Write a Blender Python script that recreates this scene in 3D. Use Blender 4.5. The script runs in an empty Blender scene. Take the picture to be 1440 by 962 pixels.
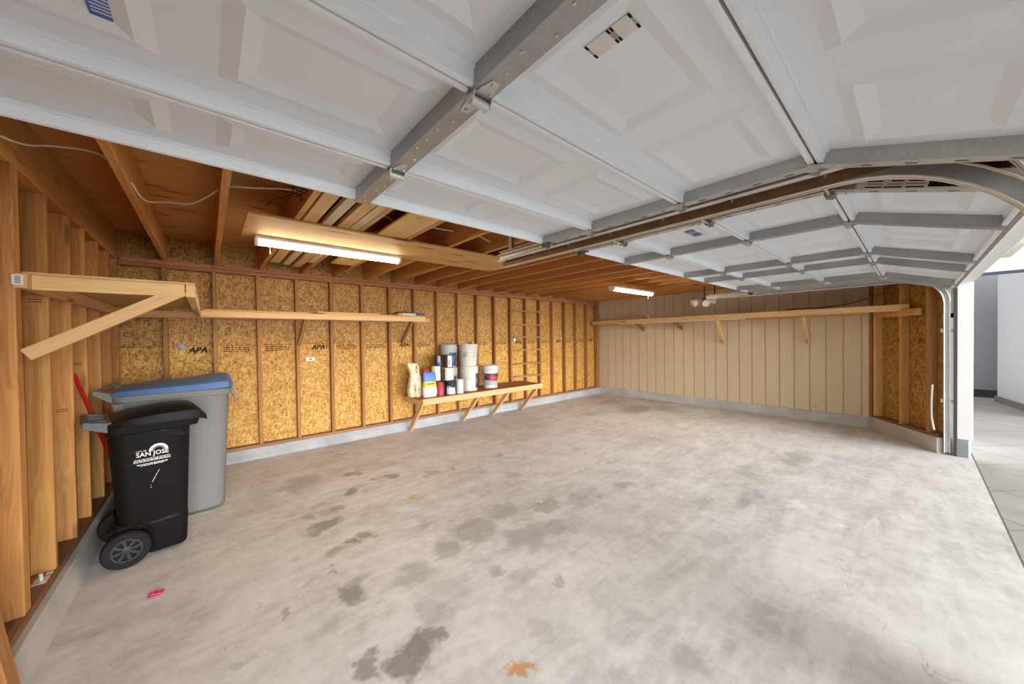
import bpy, bmesh, math, random
from mathutils import Vector as V, Matrix
random.seed(7)
scene = bpy.context.scene
C = scene.collection
rad = math.radians

# ------------------------------------------------------------------ node helper
class NT:
    def __init__(s, name):
        s.m = bpy.data.materials.new(name); s.m.use_nodes = True
        s.t = s.m.node_tree; s.t.nodes.clear()
        s.out = s.n('ShaderNodeOutputMaterial'); s.b = s.n('ShaderNodeBsdfPrincipled')
        s.t.links.new(s.b.outputs[0], s.out.inputs[0])
    def n(s, typ, **kw):
        o = s.t.nodes.new(typ)
        for k, v in kw.items(): setattr(o, k, v)
        return o
    def put(s, sock, v):
        if isinstance(v, bpy.types.NodeSocket): s.t.links.new(v, sock)
        elif v is not None:
            if isinstance(v, (tuple, list)) and sock.type == 'RGBA' and len(v) == 3: v = (*v, 1)
            sock.default_value = v
    def math(s, op, a, b=None, c=None, clamp=False):
        o = s.n('ShaderNodeMath', operation=op, use_clamp=clamp)
        for i, v in enumerate((a, b, c)):
            if v is not None: s.put(o.inputs[i], v)
        return o.outputs[0]
    def vmath(s, op, a, b=None, scale=None):
        o = s.n('ShaderNodeVectorMath', operation=op)
        s.put(o.inputs[0], a)
        if b is not None: s.put(o.inputs[1], b)
        if scale is not None: s.put(o.inputs['Scale'], scale)
        return o.outputs['Value'] if op in ('LENGTH', 'DISTANCE', 'DOT_PRODUCT') else o.outputs[0]
    def obj(s): return s.n('ShaderNodeTexCoord').outputs['Object']
    def rnd(s): return s.n('ShaderNodeObjectInfo').outputs['Random']
    def map(s, v, scale=(1, 1, 1), rot=(0, 0, 0), loc=(0, 0, 0)):
        o = s.n('ShaderNodeMapping'); s.put(o.inputs[0], v)
        o.inputs['Scale'].default_value = scale; o.inputs['Rotation'].default_value = rot; o.inputs['Location'].default_value = loc
        return o.outputs[0]
    def noise(s, v, scale=1, detail=3, rough=.55, dist=0):
        o = s.n('ShaderNodeTexNoise'); s.put(o.inputs['Vector'], v)
        o.inputs['Scale'].default_value = scale; o.inputs['Detail'].default_value = detail
        o.inputs['Roughness'].default_value = rough; o.inputs['Distortion'].default_value = dist
        return o.outputs[0]
    def vor(s, v, scale=1, feature='F1', rand=1):
        o = s.n('ShaderNodeTexVoronoi', feature=feature); s.put(o.inputs['Vector'], v)
        o.inputs['Scale'].default_value = scale; o.inputs['Randomness'].default_value = rand
        return o
    def ramp(s, f, *stops, interp='LINEAR'):
        o = s.n('ShaderNodeValToRGB'); s.put(o.inputs[0], f); r = o.color_ramp; r.interpolation = interp
        while len(r.elements) < len(stops): r.elements.new(.5)
        for e, (p, c) in zip(r.elements, stops):
            e.position = p; e.color = (*c, 1) if len(c) == 3 else c
        return o.outputs[0]
    def sm(s, f, a, b, lo=0, hi=1):
        o = s.n('ShaderNodeMapRange', interpolation_type='SMOOTHSTEP'); s.put(o.inputs[0], f)
        for i, v in zip((1, 2, 3, 4), (a, b, lo, hi)): o.inputs[i].default_value = v
        return o.outputs[0]
    def mix(s, f, a, b, mode='MIX'):
        o = s.n('ShaderNodeMix', data_type='RGBA', blend_type=mode)
        s.put(o.inputs[0], f); s.put(o.inputs[6], a); s.put(o.inputs[7], b)
        return o.outputs[2]
    def hsv(s, c, h=.5, sat=1, val=1):
        o = s.n('ShaderNodeHueSaturation'); s.put(o.inputs['Color'], c)
        for k, v in (('Hue', h), ('Saturation', sat), ('Value', val)): s.put(o.inputs[k], v)
        return o.outputs[0]
    def bump(s, h, strength=.3, dist=.002):
        o = s.n('ShaderNodeBump'); s.put(o.inputs['Height'], h)
        o.inputs['Strength'].default_value = strength; o.inputs['Distance'].default_value = dist
        s.t.links.new(o.outputs[0], s.b.inputs['Normal'])
    def set(s, col=None, rough=.6, metal=0, spec=None):
        s.put(s.b.inputs['Base Color'], col); s.put(s.b.inputs['Roughness'], rough); s.put(s.b.inputs['Metallic'], metal)
        if spec is not None: s.b.inputs['Specular IOR Level'].default_value = spec
        return s.m

def plain(name, col, rough=.55, metal=0, spec=None, mottle=.08, mscale=6):
    k = NT(name)
    f = k.noise(k.obj(), mscale, 4)
    a = tuple(max(0, c * (1 - mottle)) for c in col); b = tuple(min(1, c * (1 + mottle)) for c in col)
    return k.set(k.ramp(f, (.3, a), (.7, b)), rough, metal, spec)

def wood(name, light, dark, knots=True, rough=.65, tint=.16, knotcol=(.16, .07, .025), grain=1.0):
    """sawn lumber, grain along the object's local X"""
    k = NT(name)
    r = k.rnd(); off = k.vmath('SCALE', (37.1, 17.3, 11.9), scale=r)
    p = k.vmath('ADD', k.obj(), off)
    w = k.noise(k.map(p, (1.3, 5, 5)), 1, 2)
    pw = k.vmath('ADD', k.map(p, (.22, 16, 16)), k.vmath('SCALE', (0, 1, 1), scale=k.math('MULTIPLY', w, 2.2)))
    n1 = k.noise(pw, 1, 3, .5)
    bands = k.math('FRACT', k.math('MULTIPLY', n1, 7.))
    bands = k.math('ABSOLUTE', k.math('SUBTRACT', bands, .5))
    fine = k.noise(k.map(p, (3, 160, 160)), 1, 2)
    f = k.math('ADD', k.math('MULTIPLY', bands, .45 * grain), k.math('ADD', k.math('MULTIPLY', n1, .75), k.math('MULTIPLY', fine, .25 * grain)))
    col = k.ramp(f, (.34, dark), (.80, light))
    if knots:
        v = k.vor(k.map(p, (1.6, 7, 7)), 1)
        kn = k.sm(v.outputs['Distance'], .05, .16, 1, 0)
        col = k.mix(k.math('MULTIPLY', kn, .8), col, knotcol)
    val = k.math('ADD', 1 - tint, k.math('MULTIPLY', k.math('FRACT', k.math('MULTIPLY', r, 7.31)), 2 * tint))
    col = k.hsv(col, k.math('ADD', .492, k.math('MULTIPLY', k.math('FRACT', k.math('MULTIPLY', r, 3.7)), .016)), 1, val)
    k.bump(f, .15, .001)
    return k.set(col, rough, 0, .25)

def osb(name, axis, stops, sat=1.0, val=1.0):
    """oriented strand board: overlapping strands at several angles in the wall plane"""
    k = NT(name)
    p = k.obj()
    if axis == 'X': p = k.map(p, rot=(0, 0, rad(90)))     # wall plane is now local XZ
    wob = k.vmath('SCALE', k.vmath('SUBTRACT', k.n('ShaderNodeTexNoise').outputs['Color'], (.5, .5, .5)), scale=.0)
    def layer(ang, off, lx=24., lz=70.):
        q = k.map(p, rot=(0, rad(ang), 0), loc=(off, 0, off * .37))
        nz = k.noise(k.map(q, (4, 4, 10)), 1, 2)
        q = k.vmath('ADD', k.map(q, (lx, .01, lz)), k.vmath('SCALE', (0, 0, 1), scale=k.math('MULTIPLY', nz, 2.2)))
        v = k.vor(q, 1)
        return k.n('ShaderNodeSeparateColor'), v
    vals = []
    for ang, off in ((12, 0), (-62, 3.1), (48, 7.7), (-20, 5.3), (85, 9.1)):
        sc, v = layer(ang, off); k.put(sc.inputs[0], v.outputs['Color']); vals.append((sc.outputs[0], sc.outputs[1]))
    f = vals[0][0]
    for a, b in vals[1:]:
        pick = k.math('GREATER_THAN', b, .66)
        o = k.n('ShaderNodeMix'); k.put(o.inputs[0], pick); k.put(o.inputs[2], f); k.put(o.inputs[3], a); f = o.outputs[0]
    fib = k.noise(k.map(p, (55, 55, 55)), 1, 3)
    big = k.noise(k.map(p, (1.2, 1.2, 1.2)), 1, 2)
    g = k.math('ADD', k.math('MULTIPLY', f, .46), k.math('ADD', k.math('MULTIPLY', fib, .36), k.math('MULTIPLY', big, .24)))
    col = k.ramp(g, *stops)
    col = k.hsv(col, .5, sat, val)
    k.bump(g, .2, .002)
    return k.set(col, .62, 0, .3)

# ------------------------------------------------------------------ mesh builder
class MB:
    def __init__(s): s.v = []; s.f = []; s.m = []
    def add(s, vs, fs, m=0):
        o = len(s.v); s.v += [tuple(v) for v in vs]
        for f in fs: s.f.append([i + o for i in f]); s.m.append(m)
        return s
    def box(s, x0, x1, y0, y1, z0, z1, m=0):
        x0, x1 = sorted((x0, x1)); y0, y1 = sorted((y0, y1)); z0, z1 = sorted((z0, z1))
        v = [(x0, y0, z0), (x1, y0, z0), (x1, y1, z0), (x0, y1, z0), (x0, y0, z1), (x1, y0, z1), (x1, y1, z1), (x0, y1, z1)]
        return s.add(v, [(3, 2, 1, 0), (4, 5, 6, 7), (0, 1, 5, 4), (1, 2, 6, 5), (2, 3, 7, 6), (3, 0, 4, 7)], m)
    def loft(s, rings, m=0, cap0=True, cap1=True, close=True):
        n = len(rings[0]); vs = [p for r in rings for p in r]; fs = []
        for i in range(len(rings) - 1):
            for j in range(n if close else n - 1):
                a = i * n + j; b = i * n + (j + 1) % n
                fs.append((a, b, b + n, a + n))
        if cap0: fs.append(tuple(range(n - 1, -1, -1)))
        if cap1: fs.append(tuple(range((len(rings) - 1) * n, len(rings) * n)))
        return s.add(vs, fs, m)
    def tube(s, pts, r, n=8, m=0, closed=False):
        pts = [V(p) for p in pts]; rings = []; L = len(pts)
        up = None
        for i, p in enumerate(pts):
            a = pts[(i - 1) % L] if (i > 0 or closed) else p; b = pts[(i + 1) % L] if (i < L - 1 or closed) else p
            t = (b - a).normalized()
            if up is None: up = V((0, 0, 1)) if abs(t.z) < .9 else V((1, 0, 0))
            x = t.cross(up).normalized(); y = x.cross(t).normalized(); up = y
            rr = r[i] if isinstance(r, (list, tuple)) else r
            rings.append([p + rr * (math.cos(2 * math.pi * k / n) * x + math.sin(2 * math.pi * k / n) * y) for k in range(n)])
        if closed: rings.append(rings[0]); return s.loft(rings, m, False, False)
        return s.loft(rings, m)
    def lathe(s, prof, c=(0, 0, 0), n=24, m=0, axis=None, cap=True):
        """prof: list of (r, h) along +Z (or the given axis vector)"""
        c = V(c); z = V(axis).normalized() if axis else V((0, 0, 1))
        x = z.orthogonal().normalized() if axis else V((1, 0, 0)); y = z.cross(x)
        rings = [[c + h * z + r * (math.cos(2 * math.pi * k / n) * x + math.sin(2 * math.pi * k / n) * y) for k in range(n)] for r, h in prof]
        return s.loft(rings, m, cap, cap)
    def sweep(s, prof, pts, frames, m=0):
        """prof [(a,b)], frames [(A,B)] unit vectors per path point"""
        return s.loft([[V(p) + a * V(A) + b * V(B) for a, b in prof] for p, (A, B) in zip(pts, frames)], m)
    def xf(s, M):
        s.v = [tuple(M @ V(v)) for v in s.v]; return s

WORLD = {}
def wloc(o): return WORLD[o.name]
def meta(o, label=None, cat=None, group=None, kind=None):
    if label: o['label'] = label
    if cat: o['category'] = cat
    if group: o['group'] = group
    if kind: o['kind'] = kind
    return o
def empty(name, loc, label=None, cat=None, group=None, kind=None):
    o = bpy.data.objects.new(name, None); C.objects.link(o); o.location = loc; o.empty_display_size = .05
    WORLD[o.name] = Matrix.Translation(loc)
    return meta(o, label, cat, group, kind)
def build(name, mb, mat, parent=None, M=None, bevel=0, smooth=None, seg=1):
    """link the collected shapes as ONE mesh object. M: world matrix of a mesh given in local coordinates."""
    me = bpy.data.meshes.new(name)
    vs = mb.v
    if M is None:
        if parent is not None: o = WORLD[parent.name].translation
        else:
            xs = [v[0] for v in vs]; ys = [v[1] for v in vs]; zs = [v[2] for v in vs]
            o = V(((min(xs) + max(xs)) / 2, (min(ys) + max(ys)) / 2, min(zs)))
        M = Matrix.Translation(o); vs = [(v[0] - o.x, v[1] - o.y, v[2] - o.z) for v in vs]
    me.from_pydata(vs, [], mb.f)
    mats = mat if isinstance(mat, (list, tuple)) else [mat]
    for a in mats: me.materials.append(a)
    me.polygons.foreach_set('material_index', mb.m)
    bm = bmesh.new(); bm.from_mesh(me)
    bmesh.ops.remove_doubles(bm, verts=bm.verts, dist=1e-6)
    bmesh.ops.recalc_face_normals(bm, faces=bm.faces)
    if bevel:
        es = [e for e in bm.edges if len(e.link_faces) == 2 and e.calc_face_angle(0) > .6]
        bmesh.ops.bevel(bm, geom=es, offset=bevel, segments=seg, profile=.6, affect='EDGES', clamp_overlap=True)
    bm.to_mesh(me); bm.free()
    if smooth:
        for p in me.polygons: p.use_smooth = True
        me.set_sharp_from_angle(angle=rad(smooth))
    ob = bpy.data.objects.new(name, me); C.objects.link(ob)
    WORLD[ob.name] = M
    if parent is not None:
        ob.parent = parent; ob.matrix_basis = WORLD[parent.name].inverted() @ M
    else: ob.matrix_basis = M
    return ob
def frame(o, x, y):
    x = V(x).normalized(); y = V(y); y = (y - x * y.dot(x)).normalized(); z = x.cross(y)
    return Matrix(((x.x, y.x, z.x, o[0]), (x.y, y.y, z.y, o[1]), (x.z, y.z, z.z, o[2]), (0, 0, 0, 1)))
def board(name, p0, p1, side, w, t, mat, parent=None, bevel=.0025):
    """a sawn board from p0 to p1 (centre line); w is its width along side, t its thickness"""
    p0 = V(p0); p1 = V(p1); L = (p1 - p0).length
    mb = MB().box(0, L, -w / 2, w / 2, -t / 2, t / 2)
    return build(name, mb, mat, parent, frame(p0, p1 - p0, side), bevel)
def text(name, s, size, M, mat, parent, ext=.0004, shear=0, bold=0, xs=1.0, align='CENTER'):
    cu = bpy.data.curves.new(name, 'FONT'); cu.body = s; cu.size = size; cu.extrude = ext; cu.shear = shear; cu.offset = bold
    cu.align_x = align; cu.align_y = 'CENTER'; cu.resolution_u = 2
    o = bpy.data.objects.new('tmp', cu); C.objects.link(o); bpy.context.view_layer.update()
    me = bpy.data.meshes.new_from_object(o.evaluated_get(bpy.context.evaluated_depsgraph_get()))
    bpy.data.objects.remove(o)
    vs = [(v.co.x * xs, v.co.y, v.co.z) for v in me.vertices]; fs = [list(p.vertices) for p in me.polygons]
    bpy.data.meshes.remove(me)
    mb = MB().add(vs, fs)
    return build(name, mb, mat, parent, M) if parent != 'mb' else mb
def rrect(cx, cy, hx, hy, r, z, n=5, ch=None):
    """rounded rectangle ring"""
    out = []
    for qx, qy, a0 in ((1, 1, 0), (-1, 1, 90), (-1, -1, 180), (1, -1, 270)):
        for i in range(n + 1):
            a = rad(a0 + 90 * i / n)
            out.append(V((cx + qx * (hx - r) + r * math.cos(a), cy + qy * (hy - r) + r * math.sin(a), z)))
    return out
def bez(pts, n=8):
    """Catmull-Rom through pts"""
    P = [V(p) for p in pts]; out = []
    for i in range(len(P) - 1):
        a = P[max(i - 1, 0)]; b = P[i]; c = P[i + 1]; e = P[min(i + 2, len(P) - 1)]
        for k in range(n):
            t = k / n
            out.append(.5 * ((2 * b) + (c - a) * t + (2 * a - 5 * b + 4 * c - e) * t * t + (3 * b - a - 3 * c + e) * t ** 3))
    out.append(P[-1]); return out

# ------------------------------------------------------------------ materials
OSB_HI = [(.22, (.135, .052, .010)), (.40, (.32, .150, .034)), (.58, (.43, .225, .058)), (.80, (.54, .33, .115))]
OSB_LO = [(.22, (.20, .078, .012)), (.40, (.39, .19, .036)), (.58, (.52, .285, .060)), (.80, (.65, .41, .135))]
M = {}
M['osb_hi'] = osb('osb_upper', 'Y', OSB_HI)  # older, browner board; shading by the shelf is also put into this tone
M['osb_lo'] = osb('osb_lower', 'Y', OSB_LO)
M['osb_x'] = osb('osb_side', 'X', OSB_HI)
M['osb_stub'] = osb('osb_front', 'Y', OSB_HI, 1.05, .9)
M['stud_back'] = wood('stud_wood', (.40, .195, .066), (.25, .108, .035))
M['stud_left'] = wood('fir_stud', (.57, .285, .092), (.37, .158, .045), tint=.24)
M['pine'] = wood('pine_board', (.76, .50, .235), (.60, .345, .135), tint=.08)
M['joist'] = wood('joist_wood', (.62, .315, .105), (.44, .205, .06), tint=.12)
M['plate'] = wood('plate_wood', (.40, .18, .085), (.26, .105, .045))
M['sole'] = wood('sole_plate_wood', (.30, .155, .075), (.19, .09, .042))
M['weathered'] = wood('bench_wood', (.70, .45, .22), (.52, .29, .12), tint=.08)
M['redwood'] = wood('bench_top_wood', (.36, .14, .06), (.24, .085, .035), tint=.05)
M['stored'] = wood('stored_lumber', (.78, .53, .24), (.66, .40, .16), tint=.1)
M['stored_pale'] = wood('painted_lumber', (.66, .56, .43), (.58, .42, .27), tint=.05)

def plywood(name, light, dark):
    k = NT(name); p = k.obj()
    n = k.noise(k.map(p, (1.1, 9, 1)), 1, 4, .6, .6)
    fib = k.noise(k.map(p, (6, 120, 1)), 1, 2)
    f = k.math('ADD', k.math('MULTIPLY', n, .8), k.math('MULTIPLY', fib, .25))
    col = k.ramp(f, (.3, dark), (.75, light))
    v = k.vor(k.map(p, (1.5, 7, 1)), 1); v.voronoi_dimensions = '2D'
    kn = k.sm(v.outputs['Distance'], .05, .20, 1, 0)
    sc = k.n('ShaderNodeSeparateColor'); k.put(sc.inputs[0], v.outputs['Color'])
    kn = k.math('MULTIPLY', kn, k.math('GREATER_THAN', sc.outputs[0], .55))
    col = k.mix(k.math('MULTIPLY', kn, .85), col, (.13, .055, .02))
    k.bump(f, .1, .001)
    return k.set(col, .6, 0, .3)
M['sheathing'] = plywood('roof_plywood', (.64, .345, .12), (.46, .225, .07))
M['ply'] = plywood('plywood_strip', (.68, .42, .17), (.53, .30, .105))

# concrete floor with stains of its own
STAINS = [  # x, y, rx, ry, strength
 (.67, 4.03, .17, .20, .5), (.60, 3.9, .13, .12, .45), (.80, 4.10, .10, .10, .4), (1.126, 3.897, .10, .09, .75), (.962, 3.469, .085, .08, .95), (1.404, 3.561, .11, .09, .75), (1.27, 3.6, .05, .06, .6),
 (.661, 2.971, .14, .09, .8), (.57, 2.9, .07, .05, .7), (.772, 3.153, .09, .07, .6), (.613, 3.22, .06, .06, .5), (.70, 3.36, .07, .07, .4),
 (.765, 2.595, .05, .05, .75), (.864, 2.62, .07, .05, .7), (.64, 2.56, .09, .07, .55), (.576, 2.086, .10, .13, .85), (.64, 2.17, .07, .07, .6), (.56, 2.36, .03, .05, .6),
 (.712, 1.50, .105, .135, 1.0), (.62, 1.46, .08, .09, .9), (.80, 1.52, .06, .08, .85), (.505, 1.545, .065, .06, .8),
 (.281, 2.134, .035, .05, .6), (1.484, 2.164, .22, .2, .5), (1.806, 2.22, .2, .16, .45), (1.695, 1.807, .22, .17, .5), (2.116, 2.017, .16, .1, .45), (1.95, 1.75, .16, .13, .4), (2.4, 1.95, .16, .1, .3),
 (.926, 1.959, .13, .14, .42), (1.184, 2.068, .12, .12, .45), (.863, 1.687, .1, .13, .35), (1.02, 1.75, .15, .14, .25), (2.976, 1.816, .12, .07, .55), (1.502, 1.365, .05, .05, .5), (1.40, 1.55, .1, .08, .3),
 (1.75, 3.35, .1, .09, .55), (1.98, 3.28, .05, .05, .6), (2.2, 3.0, .07, .05, .5), (2.35, 2.75, .12, .08, .4), (2.65, 3.3, .08, .06, .5), (2.0, 2.7, .1, .05, .3),
 (6.2, 3.55, .55, .30, .65), (6.7, 3.2, .35, .25, .5), (5.4, 3.9, .4, .2, .3), (6.55, 4.3, .3, .25, .35), (5.031, .88, .45, .13, .45), (4.3, 1.15, .35, .12, .3), (6.7, .62, .35, .14, .3), (3.536, .936, .3, .1, .35), (2.637, .889, .16, .1, .3), (4.2, 2.4, .5, .2, .2),
 (1.571, .631, .09, .07, .35), (1.75, .55, .06, .04, .3), (2.127, .503, .12, .07, .25), (1.30, .82, .06, .05, .25), (1.321, 1.68, .06, .06, .45), (-.05, 1.75, .06, .06, .3), (.1, 1.95, .05, .05, .3), (1.2, 1.22, .07, .06, .3),
 (1.25, 4.7, .05, .04, .7), (1.36, 4.72, .04, .03, .7), (1.15, 4.66, .04, .03, .6)]
def floor_mat():
    k = NT('garage_concrete'); p = k.obj()
    n0 = k.noise(p, .6, 4, .6); n1 = k.noise(p, 3.4, 6, .68, .4); n2 = k.noise(p, 15, 6, .7)
    st = k.noise(k.map(p, (1.5, 8, 1), rot=(0, 0, rad(8))), 1, 5, .65, .8)
    st2 = k.noise(k.map(p, (3, 15, 1), rot=(0, 0, rad(52))), 1, 4, .65, .6)
    f = k.math('ADD', k.math('ADD', k.math('MULTIPLY', n0, .30), k.math('MULTIPLY', n1, .34)), k.math('ADD', k.math('MULTIPLY', st, .22), k.math('ADD', k.math('MULTIPLY', st2, .14), k.math('MULTIPLY', n2, .24))))
    col = k.ramp(f, (.43, (.27, .258, .24)), (.56, (.47, .446, .424)), (.65, (.585, .56, .537)), (.78, (.69, .67, .65)))
    # oil stains
    wv = k.n('ShaderNodeTexNoise'); k.put(wv.inputs[0], p); wv.inputs['Scale'].default_value = 7; wv.inputs['Detail'].default_value = 4
    q = k.vmath('ADD', p, k.vmath('SCALE', k.vmath('SUBTRACT', wv.outputs['Color'], (.5, .5, .5)), scale=.26))
    wf = k.n('ShaderNodeTexNoise'); k.put(wf.inputs[0], p); wf.inputs['Scale'].default_value = 34; wf.inputs['Detail'].default_value = 3
    q = k.vmath('ADD', q, k.vmath('SCALE', k.vmath('SUBTRACT', wf.outputs['Color'], (.5, .5, .5)), scale=.07))
    tot = None
    for x, y, rx, ry, s in STAINS:
        d = k.vmath('LENGTH', k.vmath('MULTIPLY', k.vmath('SUBTRACT', q, (x, y, 0)), (1 / rx, 1 / ry, 0)))
        a = k.sm(d, .45, 1.12, s, 0)
        tot = a if tot is None else k.math('MAXIMUM', tot, a)
    tex = k.math('ADD', .25, k.math('ADD', k.math('MULTIPLY', n1, .8), k.math('MULTIPLY', n2, .7)))
    tot = k.math('MULTIPLY', tot, tex, clamp=True)
    col = k.mix(k.math('MULTIPLY', tot, .84), col, (.165, .147, .125))
    for x, y, rx, ry, s, c in ((.995, 1.12, .055, .042, .8, (.50, .23, .04)), (1.393, 2.933, .035, .035, .8, (.60, .30, .05)), (.53, 2.24, .07, .07, .35, (.62, .59, .55)), (3.673, .634, .1, .05, .55, (.72, .71, .68)), (3.5, .35, .05, .025, .5, (.74, .73, .7)), (3.76, .177, .09, .03, .5, (.74, .73, .7)), (2.5, 2.4, .07, .04, .4, (.7, .68, .64)), (2.12, 2.1, .05, .02, .6, (.75, .74, .7))):
        d = k.vmath('LENGTH', k.vmath('MULTIPLY', k.vmath('SUBTRACT', q, (x, y, 0)), (1 / rx, 1 / ry, 0)))
        col = k.mix(k.sm(d, .5, 1.2, s, 0), col, c)
    cr = k.vor(k.vmath('ADD', p, k.vmath('SCALE', k.vmath('SUBTRACT', wv.outputs['Color'], (.5, .5, .5)), scale=.5)), .75, 'DISTANCE_TO_EDGE')
    line = k.sm(cr.outputs['Distance'], .0, .006, 1, 0)
    line = k.math('MULTIPLY', line, k.sm(n0, .5, .62, 0, .45))
    col = k.mix(line, col, (.17, .15, .13))
    sp = k.vor(p, 26); sc = k.n('ShaderNodeSeparateColor'); k.put(sc.inputs[0], sp.outputs['Color'])
    spk = k.math('MULTIPLY', k.sm(sp.outputs['Distance'], .06, .14, 1, 0), k.math('GREATER_THAN', sc.outputs[0], .93))
    col = k.mix(k.math('MULTIPLY', spk, .6), col, (.12, .10, .09))
    k.bump(f, .12, .004)
    return k.set(col, k.ramp(tot, (0, (.62, .62, .62)), (1, (.45, .45, .45))), 0, .3)
M['floor'] = floor_mat()
def curb_mat(name, a, b, dirt=.4):
    k = NT(name); p = k.obj()
    n = k.noise(p, 4, 5, .6); n2 = k.noise(k.map(p, (1.5, 1.5, 14)), 1, 3)
    col = k.ramp(k.math('ADD', k.math('MULTIPLY', n, .7), k.math('MULTIPLY', n2, .35)), (.35, a), (.7, b))
    d = k.noise(p, 1.1, 3); col = k.mix(k.sm(d, .56, .7, 0, dirt), col, (.20, .17, .14))
    k.bump(n, .2, .004)
    return k.set(col, .75, 0, .25)
M['curb'] = curb_mat('curb_concrete', (0.266, 0.270, 0.274), (0.385, 0.392, 0.400), .4)
M['curb_left'] = curb_mat('stained_curb_concrete', (.40, .385, .36), (.58, .56, .53), .75)
def drive_mat():
    k = NT('driveway_pavers'); p = k.obj()
    b = k.n('ShaderNodeTexBrick', offset=.0)
    k.put(b.inputs['Vector'], k.map(p, rot=(0, 0, rad(41))))
    for nm, v in (('Scale', 1), ('Mortar Size', .008), ('Brick Width', .62), ('Row Height', .62), ('Bias', 0), ('Mortar Smooth', .2)): b.inputs[nm].default_value = v
    b.inputs['Color1'].default_value = (.31, .288, .27, 1); b.inputs['Color2'].default_value = (.345, .322, .30, 1); b.inputs['Mortar'].default_value = (.15, .14, .13, 1)
    n = k.noise(k.map(p, (3, 3, 3)), 1, 5)
    col = k.mix(.35, b.outputs['Color'], k.ramp(n, (.3, (.22, .205, .19)), (.7, (.41, .39, .375))))
    return k.set(col, .7, 0, .3)
M['drive'] = drive_mat()
M['joint'] = plain('joint_filler', (.12, .105, .09), .9)
def siding_mat():
    k = NT('beige_siding'); p = k.obj()
    n = k.noise(k.map(p, (3, 3, .7)), 1, 4); fine = k.noise(k.map(p, (90, 90, 2.5)), 1, 3)
    col = k.ramp(k.math('ADD', k.math('MULTIPLY', n, .6), k.math('MULTIPLY', fine, .4)), (.3, (.62, .51, .345)), (.7, (.70, .585, .41)))
    d = k.noise(k.map(p, (2, 2, 2)), 1, 5, .7); mark = k.sm(d, .68, .74, 0, .25)
    col = k.mix(mark, col, (.22, .17, .12))
    k.bump(fine, .15, .002)
    return k.set(col, .6, 0, .3)
M['siding'] = siding_mat()
def door_mat():
    k = NT('white_door_steel'); p = k.obj()
    n = k.noise(p, 1.6, 3); g = k.noise(k.map(p, (6, 60, 6), rot=(0, 0, rad(20))), 1, 3, .6, 1.5)
    col = k.ramp(n, (.3, (.75, .81, .875)), (.7, (.79, .855, .92)))
    k.bump(g, .12, .0015)
    return k.set(col, .42, 0, .4)
M['door'] = door_mat()
M['door_rim'] = plain('white_door_rim', (.82, .875, .92), .4, 0, .4, .03)
def galv_mat(name='galvanised_steel', c=(.40, .41, .415), rough=.40, metal=.7):
    k = NT(name); p = k.obj()
    v = k.vor(p, 130); sc = k.n('ShaderNodeSeparateColor'); k.put(sc.inputs[0], v.outputs['Color'])
    n = k.noise(p, 5, 4)
    f = k.math('ADD', k.math('MULTIPLY', sc.outputs[0], .14), k.math('MULTIPLY', n, .80))
    col = k.ramp(f, (.25, tuple(x * .78 for x in c)), (.75, tuple(min(1, x * 1.2) for x in c)))
    return k.set(col, rough, metal)
M['galv'] = galv_mat()
M['galv_light'] = galv_mat('bright_galvanised_steel', (.72, .72, .71), .42, .45)
M['galv_end'] = galv_mat('end_stile_steel', (.50, .50, .49), .40, .6)
M['curb_right'] = curb_mat('stained_gray_curb_concrete', (.40, .405, .39), (.58, .585, .57), .6)
M['pier'] = curb_mat('dark_pier_concrete', (.20, .22, .24), (.33, .36, .39), .2)
M['chrome'] = plain('zinc_hinge', (.62, .62, .61), .36, .85, None, .05)
M['track_brown'] = plain('brown_primed_steel', (.20, .105, .055), .55, .3, None, .18, 9)
M['lip'] = plain('cream_track_lip', (.74, .67, .54), .4, .2, None, .08)
M['white'] = plain('white_trim_paint', (.80, .80, .79), .5, 0, .4, .02)
M['seal'] = plain('door_seal', (.33, .28, .25), .6)
M['darkseal'] = plain('dark_gap', (.06, .055, .05), .8)
def scuffed(name, col, scuff, rough, amt=.5, th=(.60, .72), spec=.25):
    k = NT(name); p = k.obj()
    s1 = k.noise(k.map(p, (3, 3, 26), rot=(0, rad(8), 0)), 1, 5, .75); s2 = k.noise(p, 2.2, 3)
    m = k.math('MULTIPLY', k.sm(s1, th[0], th[1], 0, 1), k.sm(s2, .4, .65, .1, 1))
    c = k.mix(k.math('MULTIPLY', m, amt), col, scuff)
    k.bump(s1, .08, .001)
    return k.set(c, rough, 0, spec)
M['blackp'] = scuffed('black_cart_plastic', (.010, .009, .0085), (.13, .13, .13), .55, .7, (.58, .70), .07)
M['lidblack'] = scuffed('black_lid_plastic', (.009, .008, .0075), (.06, .055, .05), .36, .4, (.60, .72), .12)
M['grayp'] = scuffed('gray_cart_plastic', (.185, .178, .168), (.14, .13, .12), .55, .6)
M['bluep'] = scuffed('blue_lid_plastic', (.075, .15, .33), (.25, .27, .32), .34, .35)
M['handle_gray'] = plain('dusty_handle_plastic', (.075, .08, .085), .45, 0, .4, .4, 14)
M['rubber'] = plain('tyre_rubber', (.018, .0165, .0155), .7, 0, .1)
M['hub'] = plain('wheel_hub_plastic', (.038, .038, .043), .42, 0, .2)
M['decal'] = plain('white_decal', (.74, .73, .71), .6, 0, .3, .1, 60)
M['black'] = plain('black_ink', (.016, .014, .013), .7, 0, .1)
M['ink'] = plain('faded_ink', (.055, .032, .014), .8, 0, .1)
M['paper'] = plain('label_paper', (.74, .72, .69), .6, 0, .3, .05, 40)
M['pinkpaper'] = plain('pale_label_print', (.70, .675, .66), .6, 0, .3, .05, 60)
M['bluepaper'] = plain('blue_label', (.06, .15, .55), .5)
M['bluetape'] = plain('blue_tape', (.13, .17, .44), .5)
M['cable'] = plain('white_cable', (.78, .74, .68), .45)
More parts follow.
